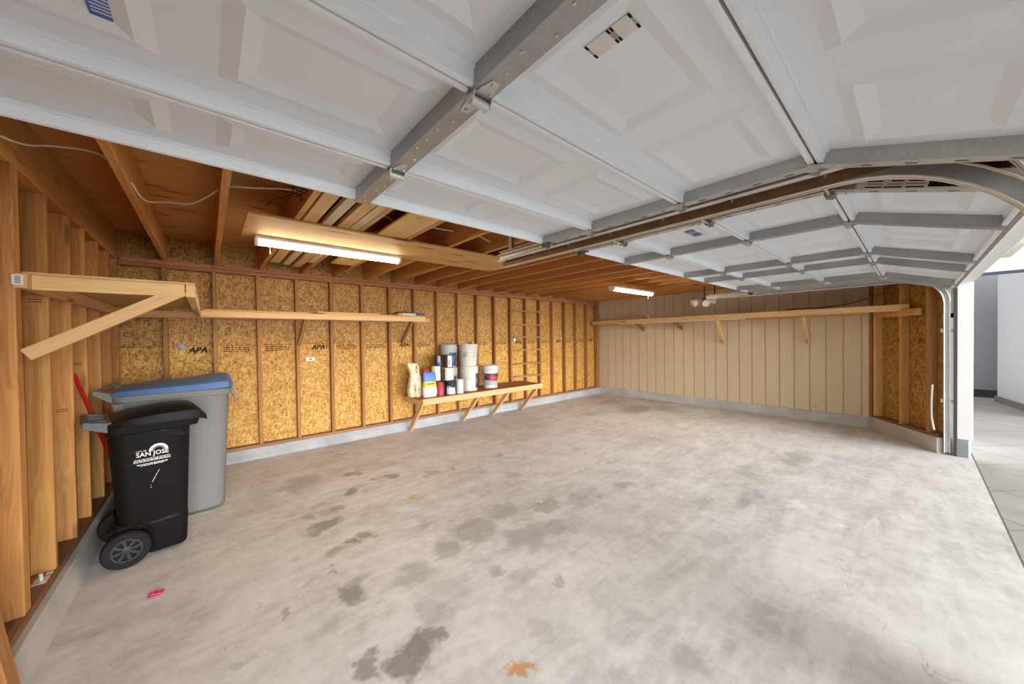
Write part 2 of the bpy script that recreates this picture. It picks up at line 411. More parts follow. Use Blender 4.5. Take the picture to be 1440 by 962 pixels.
M['cordbrown'] = plain('brown_cord', (.12, .035, .015), .5)
M['cordblack'] = plain('black_wire', (.03, .022, .018), .5)
M['red'] = plain('red_painted_pole', (.50, .018, .018), .38)
M['pink'] = plain('pink_elastic', (.50, .04, .13), .5)
M['bucket'] = plain('white_bucket_plastic', (0.562, 0.538, 0.491), .45, 0, .4, .05, 20)
M['bucket_dirty'] = scuffed('paint_smeared_bucket', (0.546, 0.515, 0.452), (0.281, 0.242, 0.187), .5, .7, (.55, .62))
M['bucket_gray'] = plain('pale_gray_bucket_plastic', (0.367, 0.390, 0.359), .45, 0, .4, .05, 20)
M['navy'] = plain('navy_label', (.03, .055, .17), .5)
M['canmetal'] = plain('can_steel', (0.484, 0.476, 0.452), .3, .9)
M['canwhite'] = plain('white_can_label', (0.577, 0.562, 0.530), .5, 0, .4, .05, 30)
M['cancream'] = plain('cream_can_label', (0.577, 0.515, 0.367), .5)
M['candark'] = plain('dark_can_label', (0.020, 0.023, 0.035), .4)
M['canred'] = plain('red_plastic', (0.429, 0.039, 0.047), .4)
M['cangray'] = plain('blue_gray_print', (0.265, 0.312, 0.328), .5)
M['canbrown'] = plain('dark_brown_print', (0.070, 0.027, 0.023), .5)
M['maroon'] = plain('maroon_print', (.30, .03, .06), .5)
M['greenp'] = plain('gray_green_print', (.30, .36, .34), .5)
M['yellow'] = plain('yellow_print', (.62, .47, .05), .5)
M['skyblue'] = plain('blue_bag_print', (.10, .22, .60), .45)
def sack_mat():
    k = NT('printed_paper_sack'); p = k.obj()
    w = k.noise(k.map(p, (26, 26, 4.5), rot=(0, rad(24), 0)), 1, 3, .6, .8)
    col = k.ramp(w, (.36, (.15, .085, .035)), (.45, (.60, .47, .29)), (.62, (.74, .65, .50)), (.72, (.52, .37, .17)))
    k.bump(k.noise(p, 18, 3), .5, .006)
    return k.set(col, .7, 0, .2)
M['sack'] = sack_mat()
M['floodwhite'] = plain('pinkish_white_plastic', (.72, .60, .54), .45)
M['build_light'] = plain('light_gray_stucco', (.55, .555, .57), .8, 0, .2, .03, 30)
M['build_dark'] = plain('mid_gray_stucco', (.26, .265, .28), .8, 0, .2, .03, 30)
M['base_dark'] = plain('black_base', (.03, .03, .035), .7)
M['base_brown'] = plain('brown_base', (.19, .16, .14), .8)
M['fascia'] = plain('dark_blue_fascia', (.06, .075, .11), .6)
M['soffit'] = plain('beige_soffit', (.58, .55, .46), .7)
def emit(name, col, st):
    k = NT(name); k.set((.8, .8, .8), .4); k.put(k.b.inputs['Emission Color'], col); k.b.inputs['Emission Strength'].default_value = st
    return k.m
LAMP, SKY, GLOW, SUN, EXPOSURE = 42.0, 1.3, 32.0, 0, 0
M['tube'] = emit('lit_lamp_diffuser', (1, .80, .50), LAMP)
M['housing'] = plain('white_lamp_housing', (.80, .79, .76), .4)

# ------------------------------------------------------------------ the setting
XL, XR, YB, ZP, ZJ, ZR = -.657, 7.4, 5.17, 2.28, 2.28, 2.535
D = .089
YF0, YF1 = -.43, -.315                      # outer and inner face of the front wall
A2 = V((7.27, .37, 0)); B2 = V((6.364, -.211, 0)); dS = (B2 - A2).normalized(); nS = V((dS.y, -dS.x, 0))
if nS.y < 0: nS = -nS
def S(t, off=0, z=0): return A2 + dS * t + nS * off + V((0, 0, z))

meta(build('floor', MB().box(XL - .1, XR + .1, YF0, YB + .12, -.15, 0), M['floor'], None, Matrix.Identity(4)), 'pale stained concrete garage floor', 'floor', kind='structure')
meta(build('driveway', MB().box(-9, 20, -14, YF0 - .012, -.15, -.004), M['drive'], None, Matrix.Identity(4)), 'pale square paved driveway outside the open garage doors', 'driveway', kind='structure')
meta(build('trim_1', MB().box(-.6, 6.41, YF0 - .012, YF0, -.15, -.003), M['joint']), 'dark joint between garage floor and driveway', 'floor joint', kind='structure')

# back wall
wb = empty('wall_back', (3.37, YB + D, 0), 'long back wall of bare studs over strand board', 'wall', kind='structure')
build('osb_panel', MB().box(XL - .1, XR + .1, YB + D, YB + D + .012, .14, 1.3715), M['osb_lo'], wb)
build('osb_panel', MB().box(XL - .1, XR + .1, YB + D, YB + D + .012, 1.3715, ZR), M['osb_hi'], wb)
build('panel_seam', MB().box(XL - .1, XR + .1, YB + D - .0008, YB + D, 1.3695, 1.3735), M['ink'], wb)
BX = [.07 + .4015 * i for i in range(-1, 19)]
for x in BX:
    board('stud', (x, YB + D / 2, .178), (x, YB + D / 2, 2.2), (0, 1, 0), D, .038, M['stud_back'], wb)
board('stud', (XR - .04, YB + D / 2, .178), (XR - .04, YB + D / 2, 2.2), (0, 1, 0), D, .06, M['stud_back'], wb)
board('sole_plate', (XL - .09, YB + D / 2, .158), (XR, YB + D / 2, .158), (0, 1, 0), D, .038, M['sole'], wb)
for x0, x1, z in ((XL, 3.2, 2.219), (3.2, XR, 2.219), (XL + .02, .05, 2.259), (.052, 4.4, 2.259), (4.4, XR, 2.259)):
    board('top_plate', (x0, YB + D / 2, z), (x1, YB + D / 2, z), (0, 1, 0), D + (.006 if z > 2.23 else 0), .038, M['plate'], wb)
# mill stamps printed on the boards
def smallprint(x0, x1, z, rows, rnd):
    mb = MB()
    for r in range(rows):
        x = x0
        while x < x1 - .01:
            w = rnd.uniform(.012, .045)
            mb.box(x, min(x + w, x1), -.0003, .0003, z - r * .022 - .011, z - r * .022)
            x += w + rnd.uniform(.006, .012)
    return mb
rs = random.Random(3)
for i in range(len(BX) - 1):
    x0 = BX[i] + .03; x1 = BX[i + 1] - .03
    y = YB + D - .0006
    if i % 3 == 0:
        text('stamp', 'APA', .085, frame((x0 + .22, y, 1.325), (1, 0, 0), (0, 0, 1)), M['black'], wb, .0003, .25, .003)
        mb = smallprint(x0 + .31, x1, 1.345, 2, rs)
    else:
        mb = smallprint(x0 + .04, x1 - rs.uniform(.0, .08), 1.352, 3, rs)
    mb.v = [(a, b + y, c) for a, b, c in mb.v]
    build('stamp', mb, M['ink'], wb)
# left wall
wl = empty('wall_left', (XL - D, 2.4, 0), 'left wall of bare red fir studs', 'wall', kind='structure')
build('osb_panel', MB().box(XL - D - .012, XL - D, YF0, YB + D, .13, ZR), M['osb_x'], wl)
LS = [(2.765 - .4064 * i, .038) for i in range(8, 0, -1)] + [(2.765, .076), (3.170, .038), (3.588, .038), (3.955, .038), (4.384, .038), (4.79, .038), (5.165, .038)]
for y1, t in LS:
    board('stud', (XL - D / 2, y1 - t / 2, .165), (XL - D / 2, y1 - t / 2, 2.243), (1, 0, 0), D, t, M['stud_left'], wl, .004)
board('sole_plate', (XL - D / 2 + .003, YF0, .147), (XL - D / 2 + .003, YB, .147), (1, 0, 0), D + .01, .036, M['sole'], wl)
board('top_plate', (XL - D / 2, YF0, 2.262), (XL - D / 2, YB, 2.262), (1, 0, 0), D, .037, M['joist'], wl)
# lumber marks on the studs
rl = random.Random(5)
for (y1, t), zz in zip(LS[9:12], (1.66, 1.0, 1.28)):
    mb = MB()
    for r in range(2): mb.box(XL - .070, XL - .022, y1 - t - .0009, y1 - t - .0003, zz - r * .013, zz - r * .013 + .004)
    build('stamp', mb, M['ink'], wl)
mb = MB().box(XL - .028, XL - .004, 3.09, 3.12, .166, .170).lathe([(.009, .17), (.009, .205)], (XL - .03, 3.03, 0), 8).box(XL - .055, XL - .005, 2.99, 3.07, .166, .169)
build('anchor_bolt', mb, M['galv_light'], wl)

# right wall: grooved siding
wr = empty('wall_right', (XR, 2.7, 0), 'right wall of beige grooved siding', 'wall', kind='structure')
prof = []; y = .352
gr = [.521 + .2 * i for i in range(24)]
pts = [(XR, .352)]
for g in gr: pts += [(XR, g - .008), (XR + .016, g - .0065), (XR + .016, g + .0065), (XR, g + .008)]
pts += [(XR, YB + .1)]
mb = MB(); n = len(pts)
mb.add([(x, y, .168) for x, y in pts] + [(x, y, ZR) for x, y in pts], [(i, i + 1, i + 1 + n, i + n) for i in range(n - 1)])
mb.box(XR + .0165, XR + .03, .352, YB + .1, .168, ZR)
build('siding', mb, M['siding'], wr)
# front wall: angled stub with studs, header, posts
wf = empty('wall_front', (4.5, YF1, 0), 'front wall with two garage door openings', 'wall', kind='structure')
def stub_panel(z0, z1):
    p0 = S(-.16, -D - .012); p1 = S(.985, -D - .012); q0 = S(-.16, -D); q1 = S(.985, -D)
    return MB().loft([[V((a.x, a.y, z)) for a in (p0, p1, q1, q0)] for z in (z0, z1)])
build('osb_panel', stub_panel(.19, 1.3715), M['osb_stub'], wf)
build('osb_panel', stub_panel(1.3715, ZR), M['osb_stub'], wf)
for t, w, mt in ((-.022, .04, 'pine'), (.455, .038, 'stud_left'), (.868, .038, 'stud_left'), (-.11, .05, 'stud_back')):
    board('stud', S(t, -D / 2, .21), S(t, -D / 2, ZR - .03), nS, D, w, M[mt], wf)
board('sole_plate', S(-.12, -D / 2, .20), S(.985, -D / 2, .20), nS, D, .034, M['sole'], wf)
text('stamp', 'APA', .075, frame(S(.33, -D + .0006, 1.325), dS, (0, 0, 1)), M['black'], wf, .0003, .25, .003)
ms = smallprint(.60, .80, 1.345, 3, rs); ms.v = [tuple(S(a, -D + .0006 + b, c)) for a, b, c in ms.v]; build('stamp', ms, M['ink'], wf)
build('stamp', MB().tube([S(t, -D + .002, z) for t, z in ((.62, 1.49), (.66, 1.53), (.70, 1.50), (.76, 1.55), (.80, 1.52))], .0022, 5), M['canred'], wf)
# framing over and between the openings
build('header', MB().box(-.76, 7.6, YF0, YF1 - .02, 1.999, ZR), M['white'], wf)
build('post', MB().box(1.90, 2.19, YF0, -.39, 0, 1.999), M['white'], wf)
build('post', MB().box(6.44, 7.6, YF0 + .01, YF1, 0, 1.999), M['white'], wf)
build('king_stud', MB().box(6.444, 6.56, YF1, YF1 + .012, .2, 1.999), M['stud_left'], wf)
build('post', MB().box(-.76, -.64, YF0, YF1, 0, 1.999), M['white'], wf)
meta(build('trim_2', MB().box(6.412, 6.439, YF0, YF1 - .003, .20, 1.972), M['white'], bevel=.003), 'white painted jamb at right end of right door opening', 'door jamb', kind='structure')
meta(build('trim_3', MB().box(2.19, 6.411, YF0, YF1 - .003, 1.972, 1.998), M['white'], bevel=.003), 'white header trim over the right door opening', 'door header', kind='structure')
meta(build('trim_4', MB().box(-.639, 1.899, YF0, YF1 - .003, 1.972, 1.998), M['white'], bevel=.003), 'white header trim over the left door opening', 'door header', kind='structure')
meta(build('trim_5', MB().box(6.402, 6.4105, YF1 - .002, YF1 + .022, .0, 1.99), M['darkseal']), 'dark rubber stop strip inside the white jamb', 'door stop', kind='structure')
meta(build('trim_6', MB().box(2.2, 6.40, YF1, YF1 + .032, 1.975, 1.995), M['darkseal']), 'dark stop strip along the header of the right door', 'door stop', kind='structure')
meta(build('baseboard_jamb', MB().box(6.41, 6.55, -.405, -.30, 0, .198), M['pier'], bevel=.008), 'short gray concrete pier under the white jamb', 'pier', kind='structure')
# curbs
meta(build('baseboard_back', MB().box(XL + .02, XR, YB - .004, YB + .11, 0, .139), M['curb'], bevel=.004), 'pale gray concrete curb along the back wall', 'curb', kind='structure')
mb = MB().loft([[V((x, y, z)) for x, z in ((XL - .1, 0), (-.583, 0), (-.622, .128), (XL - .1, .128))] for y in (YF0, YB)])
meta(build('baseboard_left', mb, M['curb_left'], bevel=.003), 'stained sloping concrete curb along the left wall', 'curb', kind='structure')
mb = MB().loft([[V((x, y, z)) for x, y in ((XR - .01, .37), (XR - .012, YB), (XR + .1, YB), (XR + .1, .30))] for z in (0, .167)])
meta(build('baseboard_right', mb, M['curb_right'], bevel=.004), 'gray concrete curb under the beige siding', 'curb', kind='structure')
mb = MB().loft([[S(t, o, z) for t, o in ((-.13, .004), (1.01, .004), (1.01, -.13), (-.2, -.13))] for z in (0, .183)])
meta(build('baseboard_front', mb, M['curb_left'], bevel=.004), 'brownish concrete curb under the angled strand board wall', 'curb', kind='structure')

# ceiling
ce = empty('ceiling', (3.3, 2.4, ZR), 'plywood roof deck on long joists', 'ceiling', kind='structure')
build('sheathing', MB().box(0, 8.3, 0, 5.7, 0, .016), M['sheathing'], ce, frame((XL - .1, YF0, ZR), (1, 0, 0), (0, 1, 0)))
JX = [-.323, .09, .498, .934, 1.323, 1.74, 2.15, 2.545, 2.935, 3.346, 3.758, 4.174, 4.58, 4.99, 5.40, 5.81, 6.22, 6.63, 7.04]
for x in [XL - .025] + JX + [XR - .03]:
    board('joist', (x, YF1, ZJ + .126), (x, YB + D, ZJ + .126), (0, 0, 1), .25, .038, M['joist'], ce)

# ------------------------------------------------------------------ overhead doors
PY = [(1.72, 2.07), (1.31, 2.07), (.765, 2.07), (.25, 2.07), (-.285, 1.905)]
def door(name, X0, X1, stiles, cols, label, rw=-.020, gap=(.053, .053)):
    root = empty(name, ((X0 + X1) / 2, .8, 2.07), label, 'garage door', None, 'structure')
    secs = []
    for i in range(4):
        b = V((0, *PY[i])); f = V((0, *PY[i + 1])); L = (b - f).length; u = (b - f).normalized(); w = V((0, -u.z, u.y))
        fm = Matrix(((1, 0, 0, 0), (0, u.y, w.y, f.y), (0, u.z, w.z, f.z), (0, 0, 0, 1)))
        T = lambda mb: mb.xf(fm)
        sec = empty('section', (X0, PY[i + 1][0], PY[i + 1][1])); sec.parent = root
        sec.matrix_basis = WORLD[root.name].inverted() @ WORLD[sec.name]
        g = .003
        # embossed skin
        mb = MB(); W0, W1 = .050, .054; m = (.085, .10, .078, .10)[i]
        xs = sorted([X0, X1] + [c for p in cols for c in p]); us = [g, m, L - m, L - g]
        for a in range(len(xs) - 1):
            for c in range(3):
                x0, x1, y0, y1 = xs[a], xs[a + 1], us[c], us[c + 1]
                if c == 1 and any(abs(p[0] - x0) < 1e-6 for p in cols):
                    R = [[(x0 + d, y0 + d, z), (x1 - d, y0 + d, z), (x1 - d, y1 - d, z), (x0 + d, y1 - d, z)] for d, z in ((0, W0), (.038, W0 - .012), (.076, W0 + .001))]
                    mb.loft(R, cap0=False, cap1=True)
                else: mb.add([(x0, y0, W0), (x1, y0, W0), (x1, y1, W0), (x0, y1, W0)], [(0, 1, 2, 3)])
        mb.box(X0, X1, g, L - g, W1 + .004, W1 + .006)
        build('skin', T(mb), M['door'], sec)
        # rolled rims along both long edges
        mb = MB()
        for lo, hi, s in ((g, .022, 1), (L - .022, L - g, -1)):
            mb.box(X0, X1, lo, hi, .004, .052)
            e = hi if s > 0 else lo
            mb.box(X0, X1, e, e + s * .006, .040, .052)
            q = (lo + hi) / 2; mb.box(X0, X1, q - .004, q + .004, .0022, .004)
        build('rim', T(mb), M['door_rim'], sec, bevel=.0025)
        for x in stiles:
            mb = MB().box(x - .031, x + .031, g, L - g, -.006, .050)
            rr = random.Random(i * 7 + int(x * 100))
            for k in range(7):
                uu = L * (k + .7) / 7.4 + rr.uniform(-.01, .01); xx = x + rr.choice((-.014, .002, .014))
                mb.lathe([(.0045, 0), (.0035, .003)], (xx, uu, -.006), 8, 1, (0, 0, -1))
            build('stile', T(mb), [M['galv'], M['chrome']], sec)
        for x, s in ((X0, 1), (X1, -1)):
            a = x; b2 = x + s * .052
            mb = MB().box(a, b2, g, L - g, -.004, .051)
            for k in range(int(L / .11)):
                uu = .07 + k * .11; mb.box(a + s * .020, a + s * .032, uu, uu + .03, -.0055, -.004, 1)
            build('end_stile', T(mb), [M['galv_end'], M['darkseal']], sec, bevel=.002)
        secs.append((sec, fm, L, T))
        # hinges sit across the joint at this section's back edge
        if i > 0:
            for x in stiles:
                mb = MB()
                for s in (-1, 1):
                    pl = [(-.028, 0), (.028, 0), (.020, .035), (.011, .075), (-.011, .075), (-.020, .035)]
                    mb.loft([[(x + p, L + s * q, z) for p, q in pl] for z in (-.0085, -.006)])
                    for p, q in ((0, .062), (-.016, .03), (.016, .03)):
                        mb.lathe([(.0065, 0), (.0055, .004)], (x + p, L + s * q, -.0085), 8, 0, (0, 0, -1))
                mb.lathe([(.0125, -.027), (.0125, .027)], (x, L, -.022), 12, 0, (1, 0, 0))
                for s in (-1, 1):
                    mb.loft([[(x + s * .028 + d, L + p, q) for p, q in ((-.022, -.008), (.022, -.008), (.013, -.030), (-.013, -.030))] for d in (-.0015, .0015)])
                build('hinge', T(mb), M['chrome'], sec, smooth=35)
            for x, s in ((X0, -1), (X1, 1)):
                xx = x - s * .036; gp_ = gap[0] if s < 0 else gap[1]
                mb = MB()
                for q in (-1, 1):
                    mb.loft([[(xx + p * .9, L + q * r, z) for p, r in ((-.03, 0), (.03, 0), (.018, .08), (-.018, .08))] for z in (-.007, -.004)])
                    mb.lathe([(.0055, 0), (.005, .006)], (xx, L + q * .055, -.007), 8, 0, (0, 0, -1))
                mb.loft([[(xx + d, L + p, q) for p, q in ((-.022, -.006), (.022, -.006), (.014, -.032), (-.014, -.032))] for d in (-.024, -.021)])
                mb.loft([[(xx + d, L + p, q) for p, q in ((-.022, -.006), (.022, -.006), (.014, -.032), (-.014, -.032))] for d in (.021, .024)])
                mb.tube([(xx - .026, L, rw), (x + s * (gp_ - .001), L, rw)], .0055, 8)
                mb.lathe([(.012, -.006), (.021, -.006), (.021, .006), (.012, .006)], (x + s * gp_, L, rw), 14, 0, (1, 0, 0))
                build('roller_hinge', T(mb), M['chrome'], sec, smooth=35)
    # top corner rollers of the first section
    sec, fm, L, T = secs[0]
    for x, s in ((X0, -1), (X1, 1)):
        xx = x - s * .045; gp_ = gap[0] if s < 0 else gap[1]
        mb = MB().box(xx - .028, xx + .028, L - .10, L - .02, -.007, -.004).box(xx - .026, xx + .026, L - .06, L - .03, -.03, -.007)
        mb.tube([(xx, L - .045, rw), (x + s * (gp_ - .001), L - .045, rw)], .0055, 8)
        mb.lathe([(.012, -.006), (.021, -.006), (.021, .006), (.012, .006)], (x + s * gp_, L - .045, rw), 14, 0, (1, 0, 0))
        build('top_roller', T(mb), M['handle_gray'], sec, smooth=35)
    sec, fm, L, T = secs[3]
    build('bottom_seal', MB().box(X0 + .005, X1 - .005, -.020, .0025, .006, .045).xf(fm), M['seal'], sec, bevel=.004)
    return root, secs
DLX0, DLX1 = -.59, 1.825
d1, s1 = door('door_1', DLX0, DLX1, [.56], [(-.545, -.075), (.035, .500), (.612, 1.115), (1.245, 1.715)], 'open white sectional garage door overhead, the nearer one with one center stile', .022)
DRX0, DRX1 = 2.13, 6.385
cols = []
for k in range(7):
    a = 2.195 + k * .604; cols.append((a + .075, min(a + .535, DRX1 - .09)))
d2, s2 = door('door_2', DRX0, DRX1, [2.85, 4.07, 4.655, 5.855], cols, 'open white sectional garage door overhead, the farther one with four gray stiles', -.02, (.178, .053))

# stickers on the doors
def sticker(name, sec, fm, x0, x1, u0, u1, w, mat, extra=()):
    mb = MB().box(x0, x1, u0, u1, w - .0006, w)
    mats = [mat]
    for (a0, a1, b0, b1, mt) in extra:
        if mt not in mats: mats.append(mt)
        mb.box(x0 + a0 * (x1 - x0), x0 + a1 * (x1 - x0), u0 + b0 * (u1 - u0), u0 + b1 * (u1 - u0), w - .0011, w - .0006, mats.index(mt))
    return build(name, mb.xf(fm), mats, sec)
# warning sticker beside the centre stile on the third section: two blocks of print with black corner marks
sec, fm, L, T = s1[2]
bk = M['black']; gp = M['cangray']; pp = M['pinkpaper']
ex = []
for b0, b1 in ((0, .05), (.38, .43), (.45, .50), (.95, 1)):
    ex += [(0, .28, b0, b1, bk), (.72, 1, b0, b1, bk)]
ex += [(.30, .70, .955, .995, gp), (.28, .72, .385, .495, gp), (.30, .70, .005, .045, gp), (.06, .94, .08, .36, pp), (.06, .94, .53, .92, pp)]
ust = lambda y: (y - PY[3][0]) / (PY[2][0] - PY[3][0]) * L
sticker('warning_label', sec, fm, .700, .752, ust(.405), ust(.525), .0492, M['paper'], ex)
sec, fm, L, T = s1[1]
ex = [(.06, .94, .08 + .09 * k, .11 + .09 * k, M['paper']) for k in range(9)]
sticker('blue_label', sec, fm, -.175, -.095, .265, .385, .0345 + .0135, M['bluepaper'], ex)
sec, fm, L, T = s2[1]
for a, b in ((2.435, 2.505), (2.54, 2.61)):
    sticker('blue_label', sec, fm, a, b, .20, .255, .0455, M['bluetape'])
# long printed label on the near end face of the last section of the farther door
sec, fm, L, T = s2[3]
mb = MB(); wh = M['paper']; mats = [wh, bk, gp, M['black']]
mb.box(DRX0 - .0010, DRX0, .035, .475, -.003, .062)
rq = random.Random(4)
def q(u0, u1, w0, w1, m): mb.box(DRX0 - .0016, DRX0 - .0010, u0, u1, w0, w1, m)
q(.125, .175, .002, .045, 1); q(.185, .265, .004, .040, 1)
for u0, u1, rows in ((.275, .33, 4), (.335, .39, 5), (.395, .45, 4), (.05, .115, 2)):
    for k in range(rows):
        w = .002 + k * .012; q(u0, u1 - rq.uniform(0, .02), w, w + .005, 2 if k % 2 else 1)
for k in range(5):
    q(.190 + k * .015, .199 + k * .015, .018, .022, 0)
build('printed_label', mb.xf(fm), mats, sec)

# ------------------------------------------------------------------ tracks
def track(name, x, s, zt, label, mats, angle_front=-.20, y_end=2.33, low=.02, yv=-.235, R=.285, h=.026):
    """s=+1: the channel opens towards +X. Round-nosed C channel along the door's path, angle iron above"""
    root = empty(name, (x, yv, 0), label, 'door track', 'door tracks')
    pts = []; fr = []
    yc = yv + R; zc = zt - R
    for t in (y_end, 1.6, .9, yc): pts.append((x, t, zt)); fr.append(((s, 0, 0), (0, 0, -1)))
    for k in range(1, 13):
        a = rad(90 * k / 12); pts.append((x, yc - R * math.sin(a), zc + R * math.cos(a))); fr.append(((s, 0, 0), (0, math.sin(a), -math.cos(a))))
    pts2 = [pts[-1], (x, yv - .004, low)]; 
    t = .0022; d = .032
    prof = [(0, -h), (d * .7, -h), (d, -h + .006), (d - .003, -h + .010), (d * .66, -h + t), (t, -h + t), (t, h - t), (d * .66, h - t), (d - .003, h - .010), (d, h - .006), (d * .7, h), (0, h)]
    build('rail', MB().sweep(prof[:], pts[:4], fr[:4]), mats['rail'], root, smooth=35)
    build('curve', MB().sweep(prof, pts[3:], fr[3:]), mats['curve'], root, smooth=35)
    vf = fr[-1]
    mb = MB().sweep(prof, pts2, [vf, vf])
    for k in range(8):
        z = .2 + k * .2
        if z < zc - .05: mb.box(x - s * .0008, x, yv - .006, yv + .006, z, z + .022, 1)
    build('upright', mb, [mats['up'], M['darkseal']], root, smooth=35)
    lipz = MB()
    # rolled lips
    for sg in (-1, 1):
        P = [V(p) + V(f[0]) * (d - .004) + V(f[1]) * (sg * (h - .003)) for p, f in zip(pts, fr)]
        lipz.tube(P, .0052, 8)
        P = [V(p) + V(f[0]) * .002 + V(f[1]) * (sg * (h - .003)) for p, f in zip(pts, fr)]
        lipz.tube(P, .0052, 8)
    build('rolled_lip', lipz, mats['lip'], root, smooth=60)
    # angle iron
    mb = MB().box(x - s * .0035, x - s * .0005, angle_front, y_end - .02, zt - .020, zt + .048).box(x - s * .0005, x + s * .032, angle_front, y_end - .02, zt + .045, zt + .048)
    for k in range(14):
        y = angle_front + .1 + k * .17
        mb.lathe([(.007, 0), (.006, .005)], (x - s * .0035, y, zt + .012 + .02 * (k % 2)), 8, 1, (-s, 0, 0))
    build('angle', mb, [mats['angle'], M['chrome']], root)
    return root
galv = dict(rail=M['galv_light'], curve=M['galv'], up=M['galv_light'], lip=M['galv_light'], angle=M['galv_light'])
brown = dict(rail=M['track_brown'], curve=M['galv'], up=M['galv'], lip=M['lip'], angle=M['track_brown'])
t1 = track('door_track', 1.905, -1, 2.095, 'galvanised track beside the nearer open door, mostly hidden over the brown rail', galv, yv=-.265)
t2 = track('door_track', 1.935, 1, 2.054, 'brown backed door track with cream lips curving down between the two doors', brown, yv=-.352, R=.556, h=.030)
t3 = track('door_track', 6.437, -1, 2.05, 'galvanised track curving down to the floor beside the white jamb', dict(galv, curve=M['galv_light']), yv=-.243)
t4 = track('door_track', -.650, 1, 2.095, 'galvanised track against the left stud wall', galv)
for z in (.62, 1.435): build('track_bracket', MB().box(6.4375, 6.441, -.312, -.20, z - .022, z + .022).box(6.436, 6.4375, -.214, -.20, z - .018, z + .018), M['galv_light'], t3)
build('flag_bracket', MB().box(6.4375, 6.441, -.312, -.272, 1.58, 1.96).box(6.4375, 6.441, -.312, -.215, 1.58, 1.63), M['lip'], t3)
# small cream angle strip and bolts on the brown track
build('cream_strip', MB().box(1.9285, 1.9312, .62, 2.0, 2.074, 2.082).box(1.9285, 1.9312, .22, .585, 2.074, 2.082), M['lip'], t2)
build('hanger_strap', MB().box(1.935, 1.938, 2.18, 2.215, 2.10, 2.285).box(1.938, 1.96, 2.18, 2.215, 2.279, 2.283), M['handle_gray'], t2)
build('hanger_strap', MB().box(1.905, 1.908, 2.18, 2.215, 2.14, 2.285), M['galv'], t1)
build('hanger_strap', MB().box(6.439, 6.442, 2.19, 2.215, 2.095, 2.283), M['cordblack'], t3)
build('hanger_strap', MB().box(-.654, -.651, 2.18, 2.215, 2.095, 2.243), M['galv'], t4)

# ------------------------------------------------------------------ plywood strip, stored lumber, lamps, cables
ps = build('plywood_panel', MB().box(0, 2.52, 0, .655, 0, .017), M['ply'], None, frame((.215, 2.875, 2.263), (1, 0, 0), (0, 1, 0)), .0015)
meta(ps, 'long knotty plywood strip nailed flat under the ceiling joists', 'plywood panel')
LUM = [(.575, 2.15, 4.62, .088, .038, 'stored', 'yellow board stored above the plywood strip, beside the coiled black wire'),
       (.690, 2.2, 4.68, .064, .036, 'stored_pale', 'narrow patchy white board stored above the plywood strip'),
       (.800, 2.1, 4.74, .080, .036, 'stored', 'orange board stored above the plywood strip, ending behind the gray center stile'),
       (.879, 2.2, 4.4, .064, .036, 'stored_pale', 'pale board with white front part stored beside the orange board'),
       (1.182, 2.05, 4.3, .235, .019, 'stored', 'wide yellow plank stored above the plywood strip')]
for x, y0, y1, w, t, mt, lab in LUM:
    z = 2.281 + t / 2
    meta(board('lumber_board', (x, y0, z), (x, y1, z), (1, 0, 0), w, t, M[mt], None), lab, 'lumber', 'lumber stored in the ceiling')
def lamp(x0, x1, yc, zt, label, cord_x, drop):
    r = empty('shop_light', ((x0 + x1) / 2, yc, zt), label, 'ceiling light', 'fluorescent shop lights')
    h = [V((0, y, z)) for y, z in ((-.058, 0), (-.062, -.022), (-.05, -.030), (.05, -.030), (.062, -.022), (.058, 0))]
    build('housing', MB().loft([[V((x, yc, zt)) + p for p in h] for x in (x0, x1)]), M['housing'], r, bevel=.002)
    g = [V((0, .047 * math.cos(a), -.028 - .040 * math.sin(a))) for a in [rad(180 * k / 10) for k in range(11)]]
    build('diffuser', MB().loft([[V((x, yc, zt)) + p for p in g] for x in (x0 + .022, x1 - .022)]), M['tube'], r, smooth=40)
    for x, s in ((x0, 1), (x1, -1)):
        e = [V((0, .054 * math.cos(a), -.0275 - .047 * math.sin(a))) for a in [rad(180 * k / 10) for k in range(11)]]
        build('end_cap', MB().loft([[V((x + d, yc, zt)) + p for p in e] for d in (0, s * .022)]), M['housing'], r)
    build('pull_cord', MB().tube([(cord_x, yc - .02, zt - .06), (cord_x, yc - .021, zt - .12)], .0022, 6).lathe([(.001, 0), (.005, .004), (.004, .016), (.001, .018)], (cord_x, yc - .021, zt - .135), 8), M['white'], r)
    if drop:
        for x in (x0 + .2, x1 - .2): build('hanger', MB().tube([(x, yc, zt), (x, yc, zt + drop)], .003, 6), M['handle_gray'], r)
    return r
lamp(.300, 1.500, 3.475, 2.262, 'lit fluorescent shop light under the plywood strip', .40, 0)
lamp(4.66, 5.88, 3.03, 2.185, 'lit fluorescent shop light hanging from joists near the beige wall', 5.74, .095)

